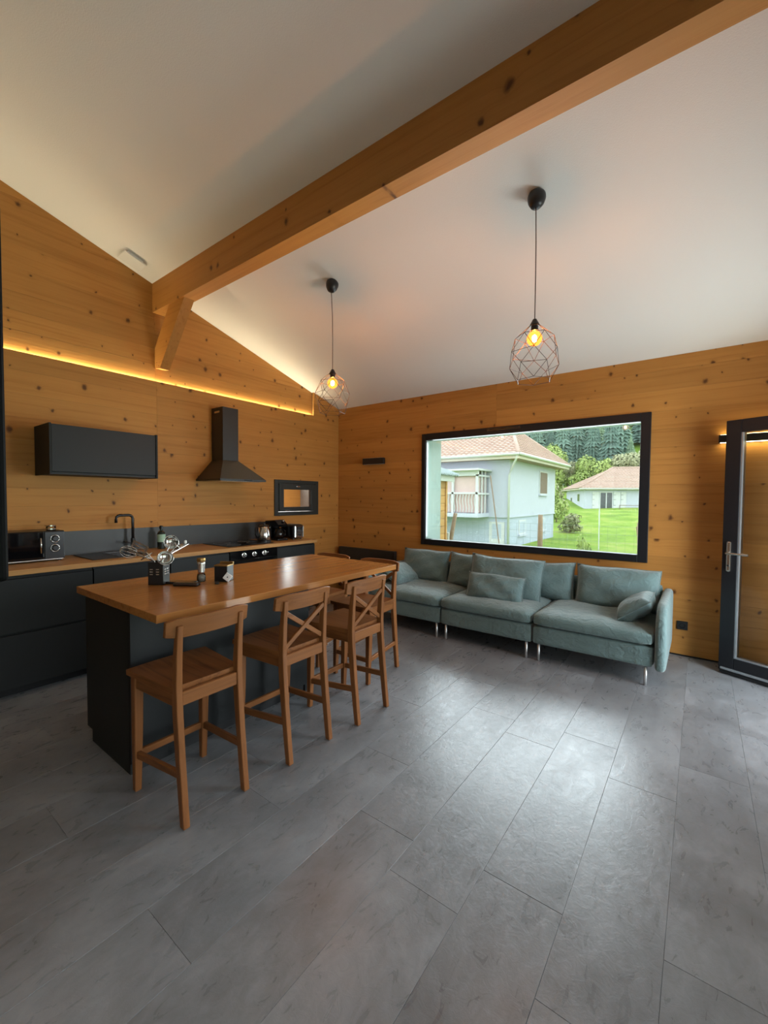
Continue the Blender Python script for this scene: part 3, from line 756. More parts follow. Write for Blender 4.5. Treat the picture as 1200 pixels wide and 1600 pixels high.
def masher(t, p):
    o = obj('plate', L([(.004, 0), (.036, .002), (.036, .006), (.004, .008)], 18), 'steel', t); o.location = p; o.rotation_euler = (R(25), R(-25), 0)
utensil('potato_masher', 'steel utensil with small flat disc at the front of the holder', (1.86, -3.63, 1.09), masher, base=(.02, -.02))
def tongs(t, p):
    for s in (-1, 1):
        obj('arm', bar((.0, .02, .16), tuple(p + Vector((.012*s, .012*s, .0))), .012, .004), 'steel', t); 
    obj('tip', L([(.003, 0), (.008, .005), (.008, .02), (.003, .024)], 10), 'white', t, loc=tuple(p))
utensil('tongs', 'steel tongs with pale tips leaning right in the holder', (1.835, -3.385, 1.145), tongs, base=(.0, .03))

tr = thing('phone', 'flat black handset lying beside the utensil holder', 'handset', (1.955, -3.475, ZT), R(-62))
obj('body', B(-.035, .035, -.09, .09, 0, .014, bevel=.005), 'black_plastic', tr); obj('screen', B(-.03, .03, -.08, .08, .014, .0145), 'black_gloss', tr)
tr2 = thing('glasses_case', 'slim black case lying in front of the handset', 'case', (2.045, -3.49, ZT), R(-55))
obj('body', B(-.022, .022, -.075, .075, 0, .02, bevel=.008, seg=3), 'black_plastic', tr2); obj('lid_edge', B(-.0225, .0225, -.07, .07, .0115, .0125), 'steel', tr2)
sh = thing('pepper_mill', 'clear and brass pepper mill on the island', 'pepper mill', (1.985, -3.365, ZT))
obj('base', L([(.024, 0), (.026, .004), (.026, .03), (.021, .05)], 20), 'smoke_glass', sh, smooth=True)
obj('peppercorns', L([(.019, .002), (.021, .02), (.017, .042)], 14), plain('grey_pepper', (.2, .17, .14, 1), .8), sh)
obj('body', L([(.021, .05), (.020, .06), (.023, .11), (.024, .125)], 20), 'steel', sh, smooth=True)
obj('cap', L([(.025, .125), (.026, .135), (.024, .145), (.008, .147)], 20), 'brass', sh)
tb = thing('tea_tin', 'square black tin with open brass-edged lid on the island', 'tin', (2.075, -3.265, ZT), R(30))
obj('tin_body', B(-.042, .042, -.042, .042, 0, .098, bevel=.003), 'black_plastic', tb)
obj('rim', B(-.044, .044, -.044, .044, .096, .104, bevel=.002), 'brass', tb)
obj('lid', B(-.044, .044, .03, .044, .104, .116, bevel=.002), 'brass', tb)
wt = thing('gift_tag', 'small white square tag leaning against the black tin', 'tag', (2.145, -3.285, ZT), R(35))
o = obj('card', B(-.022, .022, -.005, .005, -.022, .022, bevel=.004), 'white', wt); o.rotation_euler = (R(-12), R(35), 0); o.location = (0, 0, .033)
o2 = obj('dot', L([(.004, 0), (.004, .0008)], 10), 'black_plastic', o, loc=(0, -.005, 0)); o2.rotation_euler = (R(90), 0, 0)
kc = thing('key_fob', 'tiny black fob lying beside the white tag', 'fob', (2.125, -3.345, ZT), R(60))
obj('body', B(-.012, .012, -.025, .025, 0, .012, bevel=.005), 'black_plastic', kc)

# ------------------------------------------------------------------ pendants
def make_pendant(x, y, label):
    t = thing('pendant_lamp', label, 'pendant lamp', (x, y, cz(y)), group='geometric wire pendants')
    can = obj('ceiling_cup', L([(.02, -.095), (.034, -.088), (.05, -.06), (.056, -.03), (.054, -.012), (.045, 0.0)], 24), 'black_metal', t, smooth=True)
    can.rotation_euler = (math.atan(-KS), 0, 0)
    zb = 2.585 - cz(y)
    obj('cable', T([(0, -.02, -.085), (0, -.005, -.3), (0, 0, -.5), (0, 0, zb+.015)], .0032, 6), 'cable', t, smooth=True)
    sk_ = obj('socket', L([(.005, .02), (.012, .016), (.03, -.018), (.03, -.026), (.022, -.028), (.022, -.055), (.017, -.058)], 20), 'black_metal', t, loc=(0, 0, zb))
    bz = zb - .105
    obj('bulb', L([(.014, .052), (.016, .045), (.032, .034), (.046, .012), (.0475, 0), (.043, -.022), (.028, -.039), (.008, -.047)], 24), 'amber', t, smooth=True, loc=(0, 0, bz))
    obj('filament', L([(.004, .022), (.013, .014), (.015, 0), (.013, -.016), (.004, -.022)], 12), 'filament', t, smooth=True, loc=(0, 0, bz))
    cg = bmesh.new(); n = 6; a0 = .3
    def ring(r, z, ph): return [Vector((r*math.cos(a0+ph+2*math.pi*i/n), r*math.sin(a0+ph+2*math.pi*i/n), zb+z)) for i in range(n)]
    h = math.pi/n
    A = ring(.028, -.02, 0); Bq = ring(.118, -.095, 0); C = ring(.156, -.20, h); D = ring(.150, -.285, 0); E_ = ring(.112, -.375, h)
    w = lambda p, q: tube(cg, [p, q], .0018, 5)
    for i in range(n):
        j = (i+1) % n
        w(A[i], Bq[i]); w(Bq[i], Bq[j]); w(Bq[i], C[i]); w(Bq[j], C[i]); w(C[i], D[i]); w(C[i], D[j]); w(D[i], E_[i]); w(D[j], E_[i]); w(E_[i], E_[j])
        if i % 2: w(C[i], C[j])
        else: w(D[i], D[j])
    obj('wire_cage', cg, 'cage', t)
    return t
make_pendant(1.775, -1.98, 'wire cage pendant lamp hanging over the island, farther from the viewer')
make_pendant(3.58, -2.0, 'wire cage pendant lamp hanging in front of the picture window')

# ------------------------------------------------------------------ sofa
def puff_box(x0, x1, y0, y1, z0, z1, crown, r=.03, nx=16, ny=14, seed=0, wr=.004):
    """upholstered block: rounded edges, crowned top with soft wrinkles"""
    rnd = random.Random(seed); ph = [rnd.uniform(0, 6.28) for _ in range(8)]
    bm = bmesh.new(); box(bm, x0, x1, y0, y1, z0, z1)
    bmesh.ops.subdivide_edges(bm, edges=bm.edges[:], cuts=11, use_grid_fill=True)
    cx, cy, cz_ = (x0+x1)/2, (y0+y1)/2, (z0+z1)/2; hx, hy, hz = (x1-x0)/2, (y1-y0)/2, (z1-z0)/2
    for v in bm.verts:
        u_, w_, q = (v.co.x-cx)/hx, (v.co.y-cy)/hy, (v.co.z-cz_)/hz
        # round towards a superellipsoid
        def sq(a): return max(-1, min(1, a))
        p = Vector((v.co.x-cx, v.co.y-cy, v.co.z-cz_)); inner = Vector((max(-hx+r, min(hx-r, p.x)), max(-hy+r, min(hy-r, p.y)), max(-hz+r, min(hz-r, p.z))))
        d = p-inner
        if d.length > r: p = inner + d.normalized()*r
        e_ = (1-u_**4)*(1-w_**4)
        if q > 0:
            p.z += crown*e_*q
            p.z += wr*e_*(math.sin(7*u_+3*w_+ph[0])+.7*math.sin(13*w_-4*u_+ph[1])+.5*math.sin(21*u_*w_+ph[2]))
        v.co = Vector((cx, cy, cz_)) + p
    return bm
sf = thing('sectional_sofa', 'long grey-green three-seat sectional sofa on chrome legs below the window', 'sofa', (0, 0, 0))
XS = [1.42, 2.345, 3.28, 4.208]
for i in range(3):
    a, b = XS[i], XS[i+1]
    smooth_angle(obj('seat_base', puff_box(a+.003, b-.003, -.978, -.10, .148, .322, 0, .03, seed=i, wr=0), 'fabric', sf), 60)
    smooth_angle(obj('seat_cushion', puff_box(a+.004, b-.004, -1.0, -.16, .318, .430, .022, .045, seed=10+i, wr=.005), 'fabric', sf), 60)
    smooth_angle(obj('back_panel', puff_box(a+.003, b-.003, -.145, -.055, .148, .66, 0, .03, seed=20+i, wr=0), 'fabric', sf), 60)
    for x in (a+.055, b-.055):
        for y in (-.945, -.12):
            obj('leg', L([(.011, 0.0008), (.0125, .15)], 14), 'leg_steel', sf, smooth=True, loc=(x, y, 0))
# armrests: rounded upright slabs
def arm(x0, x1, name):
    prof = []
    def arc(cy, cz_, ry, rz, a0, a1, n=8):
        for i in range(n+1):
            a = R(a0+(a1-a0)*i/n); prof.append((cy+ry*math.cos(a), cz_+rz*math.sin(a)))
    arc(-.94, .165, .055, .035, 270, 180, 5); arc(-.80, .43, .195, .205, 180, 90, 9); arc(-.12, .555, .07, .08, 90, 0, 5); arc(-.10, .165, .05, .035, 0, -90, 4)
    bm = bmesh.new(); r_ = .03; lay = []
    cyy = sum(p[0] for p in prof)/len(prof); czz = sum(p[1] for p in prof)/len(prof)
    steps = [(x0 + r_*(1-math.sin(t)), r_*(1-math.cos(t))) for t in [R(90-18*i) for i in range(6)]]
    steps += [(x0+x1-x, d) for x, d in steps[::-1]]
    for x, d in steps:
        ring = []
        for (yy, zz) in prof:
            v = Vector((cyy-yy, czz-zz)); m = min(abs(v.x), abs(v.y))
            q = Vector((yy, zz)) + Vector((math.copysign(min(abs(v.x)*1.4, d), v.x), math.copysign(min(abs(v.y)*1.4, d), v.y)))
            ring.append(bm.verts.new((x, q.x, q.y)))
        lay.append(ring)
    n = len(prof)
    for q, w in zip(lay, lay[1:]):
        for j in range(n): bm.faces.new((q[j], q[(j+1) % n], w[(j+1) % n], w[j]))
    bm.faces.new(lay[0][::-1]); bm.faces.new(lay[-1])
    smooth_angle(obj(name, bm, 'fabric', sf), 60)
arm(4.211, 4.285, 'armrest'); arm(1.343, 1.417, 'armrest')

def pillow(w, h, t, seed=0, pinch=.93, n=18, edge=.18):
    rnd = random.Random(seed); ph = [rnd.uniform(0, 6.28) for _ in range(10)]
    bm = bmesh.new(); F_ = []; K_ = []; rim = []
    for i in range(n+1):
        rf, rk = [], []
        for j in range(n+1):
            u_, v_ = i/n*2-1, j/n*2-1
            # concave edges, corners a little proud
            sx = 1-(1-pinch)*(1-v_*v_)*abs(u_)**3*.6; sz = 1-(1-pinch)*(1-u_*u_)*abs(v_)**3
            x, z = u_*w/2*sx, v_*h/2*sz
            th = ((1-u_**6)*(1-v_**6))**.5
            th *= (1-.25*u_*u_)*(1-.2*v_*v_)*(1+.12*(-v_))
            wv = .0095*(math.sin(5*u_+4*v_+ph[0])+.6*math.sin(9*v_-6*u_+ph[1])+.5*math.sin(15*u_+ph[2])*abs(v_)**2)
            y = t/2*th
            z += .006*math.sin(4*u_+ph[3])*(v_ > .5)
            if i in (0, n) or j in (0, n):
                q = bm.verts.new((x, 0, z)); rf.append(q); rk.append(q)
            else:
                rf.append(bm.verts.new((x, -y-wv*th, z))); rk.append(bm.verts.new((x, y-wv*.3*th, z)))
        F_.append(rf); K_.append(rk)
    for i in range(n):
        for j in range(n):
            bm.faces.new((F_[i][j], F_[i+1][j], F_[i+1][j+1], F_[i][j+1]))
            bm.faces.new((K_[i][j], K_[i][j+1], K_[i+1][j+1], K_[i+1][j]))
    edge_pts = [F_[i][0].co.copy() for i in range(n+1)] + [F_[n][j].co.copy() for j in range(1, n+1)] + [F_[i][n].co.copy() for i in range(n-1, -1, -1)] + [F_[0][j].co.copy() for j in range(n-1, -1, -1)]
    return bm, edge_pts
def cushion(label, w, h, t, loc, rot, seed, group):
    bm, ep = pillow(w, h, t, seed)
    o = thing('sofa_cushion', label, 'cushion', loc, group=group); o.rotation_euler = rot
    obj('cover', bm, 'fabric_l', o, smooth=True); obj('seam', T(ep, .0045, 6, cap=False), 'fabric', o, smooth=True)
    return o
BG = 'grey-green back cushions along the sofa'
tl = R(-14)
cushion('grey-green back cushion at the left end of the sofa', .66, .40, .20, (1.735, -.275, .615), (tl, 0, 0), 1, BG)
cushion('grey-green back cushion second from the left, partly behind the big pillow', .64, .40, .20, (2.385, -.265, .605), (tl, R(1.5), 0), 2, BG)
cushion('grey-green back cushion right behind the big pillow, left of the right-end one', .74, .40, .20, (3.105, -.26, .598), (tl, R(-1), 0), 3, BG)
cushion('grey-green back cushion beside the right armrest', .71, .41, .21, (3.845, -.275, .607), (tl, 0, 0), 4, BG)
cushion('large grey-green pillow standing in front of the back cushions', .78, .44, .20, (2.84, -.50, .622), (R(-17), R(1), R(1)), 5, 'loose pillows on the sofa')
cushion('small oblong grey-green pillow leaning on the large one', .59, .28, .15, (2.815, -.70, .545), (R(-20), R(1), R(3)), 6, 'loose pillows on the sofa')
for lab, x, sg, sd_ in (('small grey-green arm cushion slumped against the right armrest', 4.052, 1, 7), ('small grey-green arm cushion at the left armrest behind the stools', 1.60, -1, 8)):
    c_ = cushion(lab, .46, .29, .17, (x, -.62, .545), (0, 0, 0), sd_, 'arm cushions of the sofa')
    a_ = R(52)
    zv = Vector((sg*math.sin(a_), 0, math.cos(a_))); xv = Vector((0, sg, 0)); yv = zv.cross(xv)
    c_.rotation_euler = Matrix((xv, yv, zv)).transposed().to_euler()

# ------------------------------------------------------------------ black screen on the partition
tv = thing('television', 'edge of a flat black screen at the left border', 'television', (3.051, -5.28, 1.24))
MAT['tv'] = plain('dull_black_screen', (.0015, .0015, .0015, 1), .6, spec=.08)
obj('screen_body', B(.03, .075, -.78, .775, 0, .90, bevel=.012, seg=3), 'tv', tv)
obj('screen', B(.075, .0765, -.765, .76, .015, .885), 'tv', tv)
obj('wall_mount', B(.0006, .03, -.2, .2, .3, .6), 'black_metal', tv)

# ------------------------------------------------------------------ outdoors
def gz(x, y):
    """garden level: gentle dip at the white house, rising to the far house, then the wooded hill"""
    def lerp(pts, t):
        for (a, p), (b, q) in zip(pts, pts[1:]):
            if t <= b:
                s = max(0, min(1, (t-a)/(b-a))); s = s*s*(3-2*s); return p+(q-p)*s
        return pts[-1][1]
    z = lerp([(-30, -.35), (4, -.35), (13, -.86), (20, -.80), (42, .30), (56, 1.6), (64, 3.0), (150, 58)], y)
    if y > 10: z += .10*math.sin(x*.35+y*.2)*min(1, (y-10)/10)
    return z
gb = bmesh.new(); xs = [-110+4*i for i in range(48)]; ys = [-24, -16, -8, 0, 3, 6, 9] + [11+1.5*i for i in range(32)] + [60+5*i for i in range(20)]
gv = [[gb.verts.new((x, y, gz(x, y) - (.06 if -8.5 < y < .5 and -3 < x < 6.5 else 0))) for x in xs] for y in ys]
for i in range(len(ys)-1):
    for j in range(len(xs)-1): gb.faces.new((gv[i][j], gv[i][j+1], gv[i+1][j+1], gv[i+1][j]))
k = NT('meadow_grass'); o_ = k.obj(); n1 = k.noise(o_, .5, 5, .6); n2 = k.noise(o_, 9, 4, .7)
v = k.math('ADD', k.math('MULTIPLY', n1, .6), k.math('MULTIPLY', n2, .4))
k.l(k.ramp(v, [(.38, (.12, .22, .020, 1)), (.5, (.20, .345, .030, 1)), (.60, (.32, .38, .085, 1))]), k.b.inputs['Base Color']); k.b.inputs['Roughness'].default_value = .95
k.bump(n2, .9, .12); MAT['grass'] = k.m
tag(obj('ground', gb, 'grass', smooth=True), 'green meadow sloping between the houses up to the wooded hill', 'ground', kind='structure')

MAT['render_white'] = plain('white_house_render', srgb(184, 190, 204), .9, var=.04)
MAT['render_base'] = plain('pale_blue_grey_plinth_render', srgb(172, 183, 199), .9, var=.05)
MAT['eave'] = plain('pale_eave_boards', srgb(189, 183, 167), .8)
MAT['soffit'] = plain('brown_soffit', srgb(150, 130, 110), .8)
MAT['gutter'] = plain('white_gutter', srgb(193, 198, 193), .5)
MAT['shutter'] = plain('brown_shutter', srgb(125, 108, 98), .7)
MAT['pane_dark'] = plain('dark_window_glass', (.06, .07, .075, 1), .1)
MAT['curtain'] = plain('pinkish_curtain', srgb(205, 180, 178), .9, var=.1)
MAT['white_paint'] = plain('white_painted_rail', srgb(198, 202, 204), .6)
def tile_mat(name, a, b, rows):
    k = NT(name); o = k.obj(); sep = k.n('ShaderNodeSeparateXYZ'); k.l(o, sep.inputs[0])
    n = k.noise(o, 1.6, 5, .7); n2 = k.noise(o, 6, 3)
    k.l(k.mix(k.math('ADD', k.math('MULTIPLY', n, .6), k.math('MULTIPLY', n2, .4)), a, b), k.b.inputs['Base Color']); k.b.inputs['Roughness'].default_value = .85
    return k.m
MAT['tile'] = tile_mat('pinkish_clay_tiles', srgb(140, 112, 100), srgb(215, 192, 178), 3)
MAT['tile2'] = tile_mat('weathered_brown_tiles', srgb(130, 108, 96), srgb(200, 176, 160), 3)

def hip_roof(bm, x0, x1, y0, y1, ze, rx0, rx1, ry, zr, rows, wave, amp=.035):
    """hip roof with real stepped tile courses and rolled tiles; eave rectangle and a ridge (rx0..rx1, ry)"""
    quads = [((x0, y0), (x1, y0), (rx1, ry), (rx0, ry)), ((x1, y0), (x1, y1), (rx1, ry), (rx1, ry)),
             ((x1, y1), (x0, y1), (rx0, ry), (rx1, ry)), ((x0, y1), (x0, y0), (rx0, ry), (rx0, ry))]
    for a, b, c, d in quads:
        a, b, c, d = (Vector((*p, z)) for p, z in ((a, ze), (b, ze), (c, zr), (d, zr)))
        nrm = (b-a).cross(d-a).normalized() if (d-a).length > 1e-6 else (b-a).cross(c-a).normalized()
        if nrm.z < 0: nrm = -nrm
        nc = max(2, int((b-a).length/wave)*4)
        for r_ in range(rows):
            f0, f1 = r_/rows, (r_+1)/rows
            def line(f, lift):
                p, q = a.lerp(d, f), b.lerp(c, f); out = []
                for i in range(nc+1):
                    s = i/nc; pos = p.lerp(q, s)
                    arc = (pos-a).dot((b-a).normalized())/wave
                    out.append(bm.verts.new(pos + nrm*(lift + amp*abs(math.sin(math.pi*arc)))))
                return out
            A, C = line(f0, .05), line(f1, .0)
            A0 = line(f0, -.02)
            for i in range(nc):
                bm.faces.new((A[i], A[i+1], C[i+1], C[i])); bm.faces.new((A0[i], A0[i+1], A[i+1], A[i]))
def wbox(name, mat, parent, *a, **k_): return obj(name, B(*a, **k_), mat, parent)

# --- neighbouring white house
HX, HY0, HY1 = -2.424, 13.786, 21.2
h1 = thing('white_house', 'two-storey white house with pink tiled hip roof and glazed veranda', 'house', (0, 0, 0))
wbox('wall', 'render_white', h1, -16, HX, HY0, HY1, .615, 3.30)
wbox('plinth_wall', 'render_base', h1, -15.96, HX-.04, HY0+.04, HY1-.04, -1.3, .615)
wbox('ledge', 'render_white', h1, -16, HX+.03, HY0-.03, HY1+.03, .58, .64)
OV = .6; EZ = 3.40
ef = bmesh.new(); box(ef, -16.6, HX+OV, HY0-OV, HY1+OV, 3.20, 3.29); obj('soffit', ef, 'soffit', h1)
for a in ((-16.6, HX+OV+.03, HY0-OV-.03, HY0-OV, 3.18, 3.42), (HX+OV, HX+OV+.03, HY0-OV, HY1+OV, 3.18, 3.42)): wbox('fascia', 'eave', h1, *a)
for (p, q) in (((-16.6, HY0-OV-.09, 3.37), (HX+OV+.05, HY0-OV-.09, 3.37)), ((HX+OV+.09, HY0-OV-.05, 3.37), (HX+OV+.09, HY1+OV, 3.37))):
    obj('gutter', T([p, q], .065, 8), 'gutter', h1, smooth=True)
obj('downpipe', T([(HX+OV-.05, HY0-OV-.05, 3.32), (HX+OV-.12, HY0-OV+.05, 3.15), (HX+.10, HY0-.12, 2.72), (HX+.02, HY0-.10, 2.5), (HX+.02, HY0-.10, -.9)], .05, 10), 'gutter', h1, smooth=True)
rf = bmesh.new(); hip_roof(rf, -16.6, HX+OV, HY0-OV, HY1+OV, EZ, -13.5, -3.72, 17.5, 5.18, 15, .26)
obj('roof', rf, 'tile', h1)
obj('ridge_tiles', T([(HX+OV, HY0-OV, EZ+.05), (-3.72, 17.5, 5.24)], .09, 8), 'tile', h1, smooth=True)
obj('ridge_tiles', T([(HX+OV, HY1+OV, EZ+.05), (-3.72, 17.5, 5.24)], .09, 8), 'tile', h1, smooth=True)
obj('ridge_tiles', T([(-13.5, 17.5, 5.24), (-3.72, 17.5, 5.24)], .09, 8), 'tile', h1, smooth=True)
# side windows
def house_window(par, x, y0, y1, z0, z1, shut=False):
    w = wbox('window', 'white_paint', par, x-.02, x+.05, y0-.07, y1+.07, z0-.07, z1+.07)
    wbox('pane', 'shutter' if shut else 'pane_dark', w, x+.05, x+.06, y0, y1, z0, z1)
    if shut:
        for i in range(9): wbox('shutter_slat', 'shutter', w, x+.06, x+.075, y0+.02, y1-.02, z0+.03+i*(z1-z0-.04)/9, z0+.03+(i+.7)*(z1-z0-.04)/9)
    wbox('sill', 'render_white', w, x, x+.12, y0-.12, y1+.12, z0-.13, z0-.06)
house_window(h1, HX, 18.2, 19.4, 1.74, 2.86, True)
for y0, y1 in ((15.2, 16.2), (18.6, 19.35)):
    w = wbox('window', 'white_paint', h1, HX-.05, HX-.02, y0, y1, -.28, .42)
    wbox('pane', 'render_base', w, HX-.02, HX-.012, y0+.09, y1-.09, -.2, .34); wbox('sill', 'render_white', w, HX-.04, HX+.06, y0-.08, y1+.08, -.36, -.27)
# basement door on the front
dw = wbox('basement_door', 'white_paint', h1, -3.35, -2.62, HY0-.0, HY0+.03, -1.0, .38)
wbox('pane', 'render_base', dw, -3.2, -2.77, HY0-.01, HY0, -.4, .28)
# veranda bay
by0 = 12.55
vb = wbox('veranda_floor', 'render_white', h1, -8.6, -3.36, by0-.05, HY0, .60, .78)
wbox('veranda_roof', 'white_paint', h1, -8.6, -3.25, by0-.25, HY0, 2.68, 2.76)
wbox('veranda_beam', 'white_paint', h1, -8.6, -3.36, by0, by0+.08, 2.45, 2.68)
for x in (-8.5, -7.2, -5.9, -4.62, -3.44): wbox('veranda_post', 'white_paint', h1, x-.05, x+.05, by0, by0+.1, .78, 2.5)
for y in (13.0, 13.35): wbox('veranda_post', 'white_paint', h1, -3.43, -3.37, y-.03, y+.03, .78, 2.68)
wbox('veranda_beam', 'white_paint', h1, -3.44, -3.36, by0, HY0, 2.42, 2.5)
wbox('side_rail', 'white_paint', h1, -3.44, -3.36, by0, HY0, 1.62, 1.7)
wbox('hand_rail', 'white_paint', h1, -8.55, -3.4, by0, by0+.07, 1.64, 1.72)
wbox('curtain', 'curtain', h1, -8.5, -3.5, by0+.16, by0+.19, .8, 2.45)
wbox('curtain', 'curtain', h1, -3.5, -3.47, by0+.2, HY0-.1, .8, 2.45)
MAT['veranda_glass'] = glass('veranda_glass', (.98, .99, .99, 1), 1.06)
wbox('veranda_pane', 'veranda_glass', h1, -3.40, -3.395, by0+.1, HY0-.02, .8, 2.4)
i = 0; x = -8.45
while x < -3.5:
    bl = [(x+.025*math.sin(j/10*math.pi*2.2), by0+.02, .80+.82*j/10) for j in range(11)]
    obj('baluster', T(bl, .021, 4), 'white_paint', h1, smooth=True); x += .145

# --- far bungalow
h2 = thing('bungalow', 'low white bungalow with brown tiled hip roof up the meadow', 'house', (-5.42, 44.0, .1), R(23.6))
wbox('wall', 'render_white', h2, 0, 13, 0, 10, -.5, 2.48)
wbox('soffit', 'eave', h2, -.55, 13.55, -.55, 10.55, 2.36, 2.5)
rf = bmesh.new(); hip_roof(rf, -.6, 13.6, -.6, 10.6, 2.52, 4.0, 9.5, 5.0, 4.95, 14, .3)
obj('roof', rf, 'tile2', h2)
obj('ridge_tiles', T([(-.6, -.6, 2.56), (4.0, 5.0, 5.0)], .12, 8), 'tile2', h2, smooth=True); obj('ridge_tiles', T([(4, 5, 5.0), (9.5, 5, 5.0)], .12, 8), 'tile2', h2, smooth=True)
wbox('gutter', 'gutter', h2, -.66, 13.6, -.68, -.58, 2.40, 2.52)
sd = wbox('sliding_door', 'white_paint', h2, 1.45, 2.75, -.04, .02, .1, 2.15)
for a in ((1.55, 2.06), (2.16, 2.67)): wbox('pane', 'pane_dark', sd, a[0], a[1], -.05, -.04, .2, 2.05)
for a in ((.75, 1.4), (2.8, 3.45), (3.5, 4.0)):
    s_ = wbox('shutter', 'white_paint', h2, a[0], a[1], -.06, -.01, .15, 2.15)
    for z in (.7, 1.3, 1.8): wbox('hinge', 'pane_dark', s_, a[0]+.02, a[0]+.2, -.07, -.06, z, z+.04)
for (y0, y1, z0, z1) in ((2.2, 3.4, 1.0, 2.0), (6.3, 7.2, .9, 1.6)):
    w = wbox('window', 'white_paint', h2, -.04, .02, y0, y1, z0, z1); wbox('pane', 'pane_dark', w, -.05, -.04, y0+.1, y1-.1, z0+.1, z1-.1)
wbox('terrace_rail', 'shutter', h2, 2.8, 9.0, -2.05, -2.0, .72, .78)
for x in (2.8, 5, 7, 9): wbox('terrace_post', 'shutter', h2, x, x+.05, -2.05, -2.0, -.5, .78)

# --- wooden shed with corrugated roof
MAT['shed'] = wood('pale_larch_cladding', (.60, .36, .14, 1), (.46, .25, .09, 1), 'X', kscale=2.5)
MAT['corrugated'] = plain('grey_corrugated_sheet', srgb(150, 165, 165), .6, var=.08)
shd = thing('garden_shed', 'larch clad shed with grey corrugated roof at the window edge', 'shed', (.60, 1.55, -.36))
MAT['shed_y'] = wood('pale_larch_cladding_side', (.60, .36, .14, 1), (.46, .25, .09, 1), 'Y', kscale=2.5)
wbox('frame', 'backing', shd, -2.2, -.032, -.38, .75, 0, 2.14)
for i in range(15):
    z = i*.143; wbox('board', 'shed_y', shd, -.032, -.004*(i % 2), -.38, .75, z, z+.137); wbox('board', 'shed', shd, -2.2, -.034, -.415, -.382, z, z+.137)
wbox('corner_post', 'shed_y', shd, -.05, .02, .752, .80, 0, 2.14)
cr = bmesh.new(); n = 76; prev = None
for i in range(n+1):
    y = -.46 + 1.41*i/n; dz = .018*math.cos(i*math.pi*.5)
    cur = (cr.verts.new((.19, y, 2.25+dz)), cr.verts.new((-2.4, y, 3.2+dz)))
    if prev: cr.faces.new((prev[0], cur[0], cur[1], prev[1]))
    prev = cur
rfo = obj('roof', cr, 'corrugated', shd); m_ = rfo.modifiers.new('thickness', 'SOLIDIFY'); m_.thickness = .02
wbox('roof_fascia', 'gutter', shd,   .10, .13, -.44, .88, 2.12, 2.23)
obj('drain_pipe', T([(.03, .83, .0), (.03, .83, 1.15)], .028, 8), 'gutter', shd)

# --- wire fence
MAT['post'] = plain('weathered_fence_wood', srgb(150, 130, 105), .9, var=.15)
MAT['wire'] = plain('grey_fence_wire', srgb(135, 145, 145), .6, .3)
fe = thing('wire_fence', 'wire mesh fence on weathered round wooden posts', 'fence', (0, 3.0, -.36))
for (x, lean, h) in ((-3.2, .05, 1.5), (-1.3, -.04, 1.5), (.33, .16, 1.50), (2.15, .0, 1.52), (3.72, -.03, 1.44), (5.6, .03, 1.5)):
    obj('fence_post', T([(x-lean*.5, .04, -.3), (x, .04, h*.6), (x+lean*.7, .04, h)], [.05, .046, .04], 9), 'post', fe, smooth=True)
wm = bmesh.new()
for i in range(11):
    z = .06+i*.13; tube(wm, [(-3.2, 0, z), (.2, 0, z-.01), (2.15, 0, z), (5.6, 0, z)], .0016, 3, cap=False)
for i in range(70):
    x = -3.2+i*.1265; tube(wm, [(x, 0, .03), (x, 0, 1.36)], .0013, 3, cap=False)
o = obj('wire_mesh', wm, 'wire', fe); o['kind'] = 'stuff'
tag(obj('leaning_pole', T([(.78, 4.0, 1.95), (1.14, 4.0, -.45)], .012, 6), 'soffit'), 'thin dark pole leaning in front of the veranda', 'pole')
tag(obj('leaning_stake', T([(3.64, 3.3, 1.0), (3.83, 3.25, -.5)], .022, 7), 'post'), 'short leaning stake by the right fence post', 'stake')
tag(obj('garden_stake', T([(2.60, 6.0, 1.35), (2.61, 6.0, -.6)], .012, 6), 'white_paint'), 'thin white stake beside the young garden shrub', 'stake')

# --- plants
def leaf_mat(name, a, b):
    k = NT(name); oi = k.n('ShaderNodeObjectInfo'); n = k.noise(k.obj(), 1.1, 4, .7); n2 = k.noise(k.obj(), 8, 3, .7)
    f = k.math('ADD', k.math('ADD', k.math('MULTIPLY', n, .45), k.math('MULTIPLY', n2, .35)), k.math('MULTIPLY', oi.outputs['Random'], .25))
    k.l(k.ramp(f, [(.3, a), (.75, b)]), k.b.inputs['Base Color']); k.b.inputs['Roughness'].default_value = .9
    return k.m
MAT['conifer'] = leaf_mat('dark_conifer_needles', (.07, .125, .105, 1), (.17, .27, .205, 1))
MAT['conifer2'] = leaf_mat('grey_green_conifer_needles', (.14, .22, .14, 1), (.26, .36, .21, 1))
MAT['spring'] = leaf_mat('spring_green_leaves', (.20, .28, .07, 1), (.40, .49, .16, 1))
MAT['olive'] = leaf_mat('pale_budding_twigs', (.21, .23, .12, 1), (.42, .43, .26, 1))
MAT['bark'] = plain('grey_brown_bark', (.12, .085, .06, 1), .9)
def conifer_mesh(seed, h, r):
    rnd = random.Random(seed); bm = bmesh.new(); n = 26
    for li in range(22):
        f = li/22; z0 = h*(.06+.94*f); rad = r*(1-f)**.8*(1+.12*rnd.uniform(-1, 1))+.12
        tip = bm.verts.new((0, 0, min(h, z0+h*.10)))
        vs = []
        for j in range(n):
            a = 2*math.pi*(j+rnd.uniform(-.25, .25))/n; q = rad*(1.0 if j % 2 else .62)*rnd.uniform(.85, 1.1)
            vs.append(bm.verts.new((q*math.cos(a), q*math.sin(a), z0-h*.035*(1.2 if j % 2 else .3)*rnd.uniform(.6, 1.3))))
        for j in range(n): bm.faces.new((vs[j], vs[(j+1) % n], tip))
    return bm
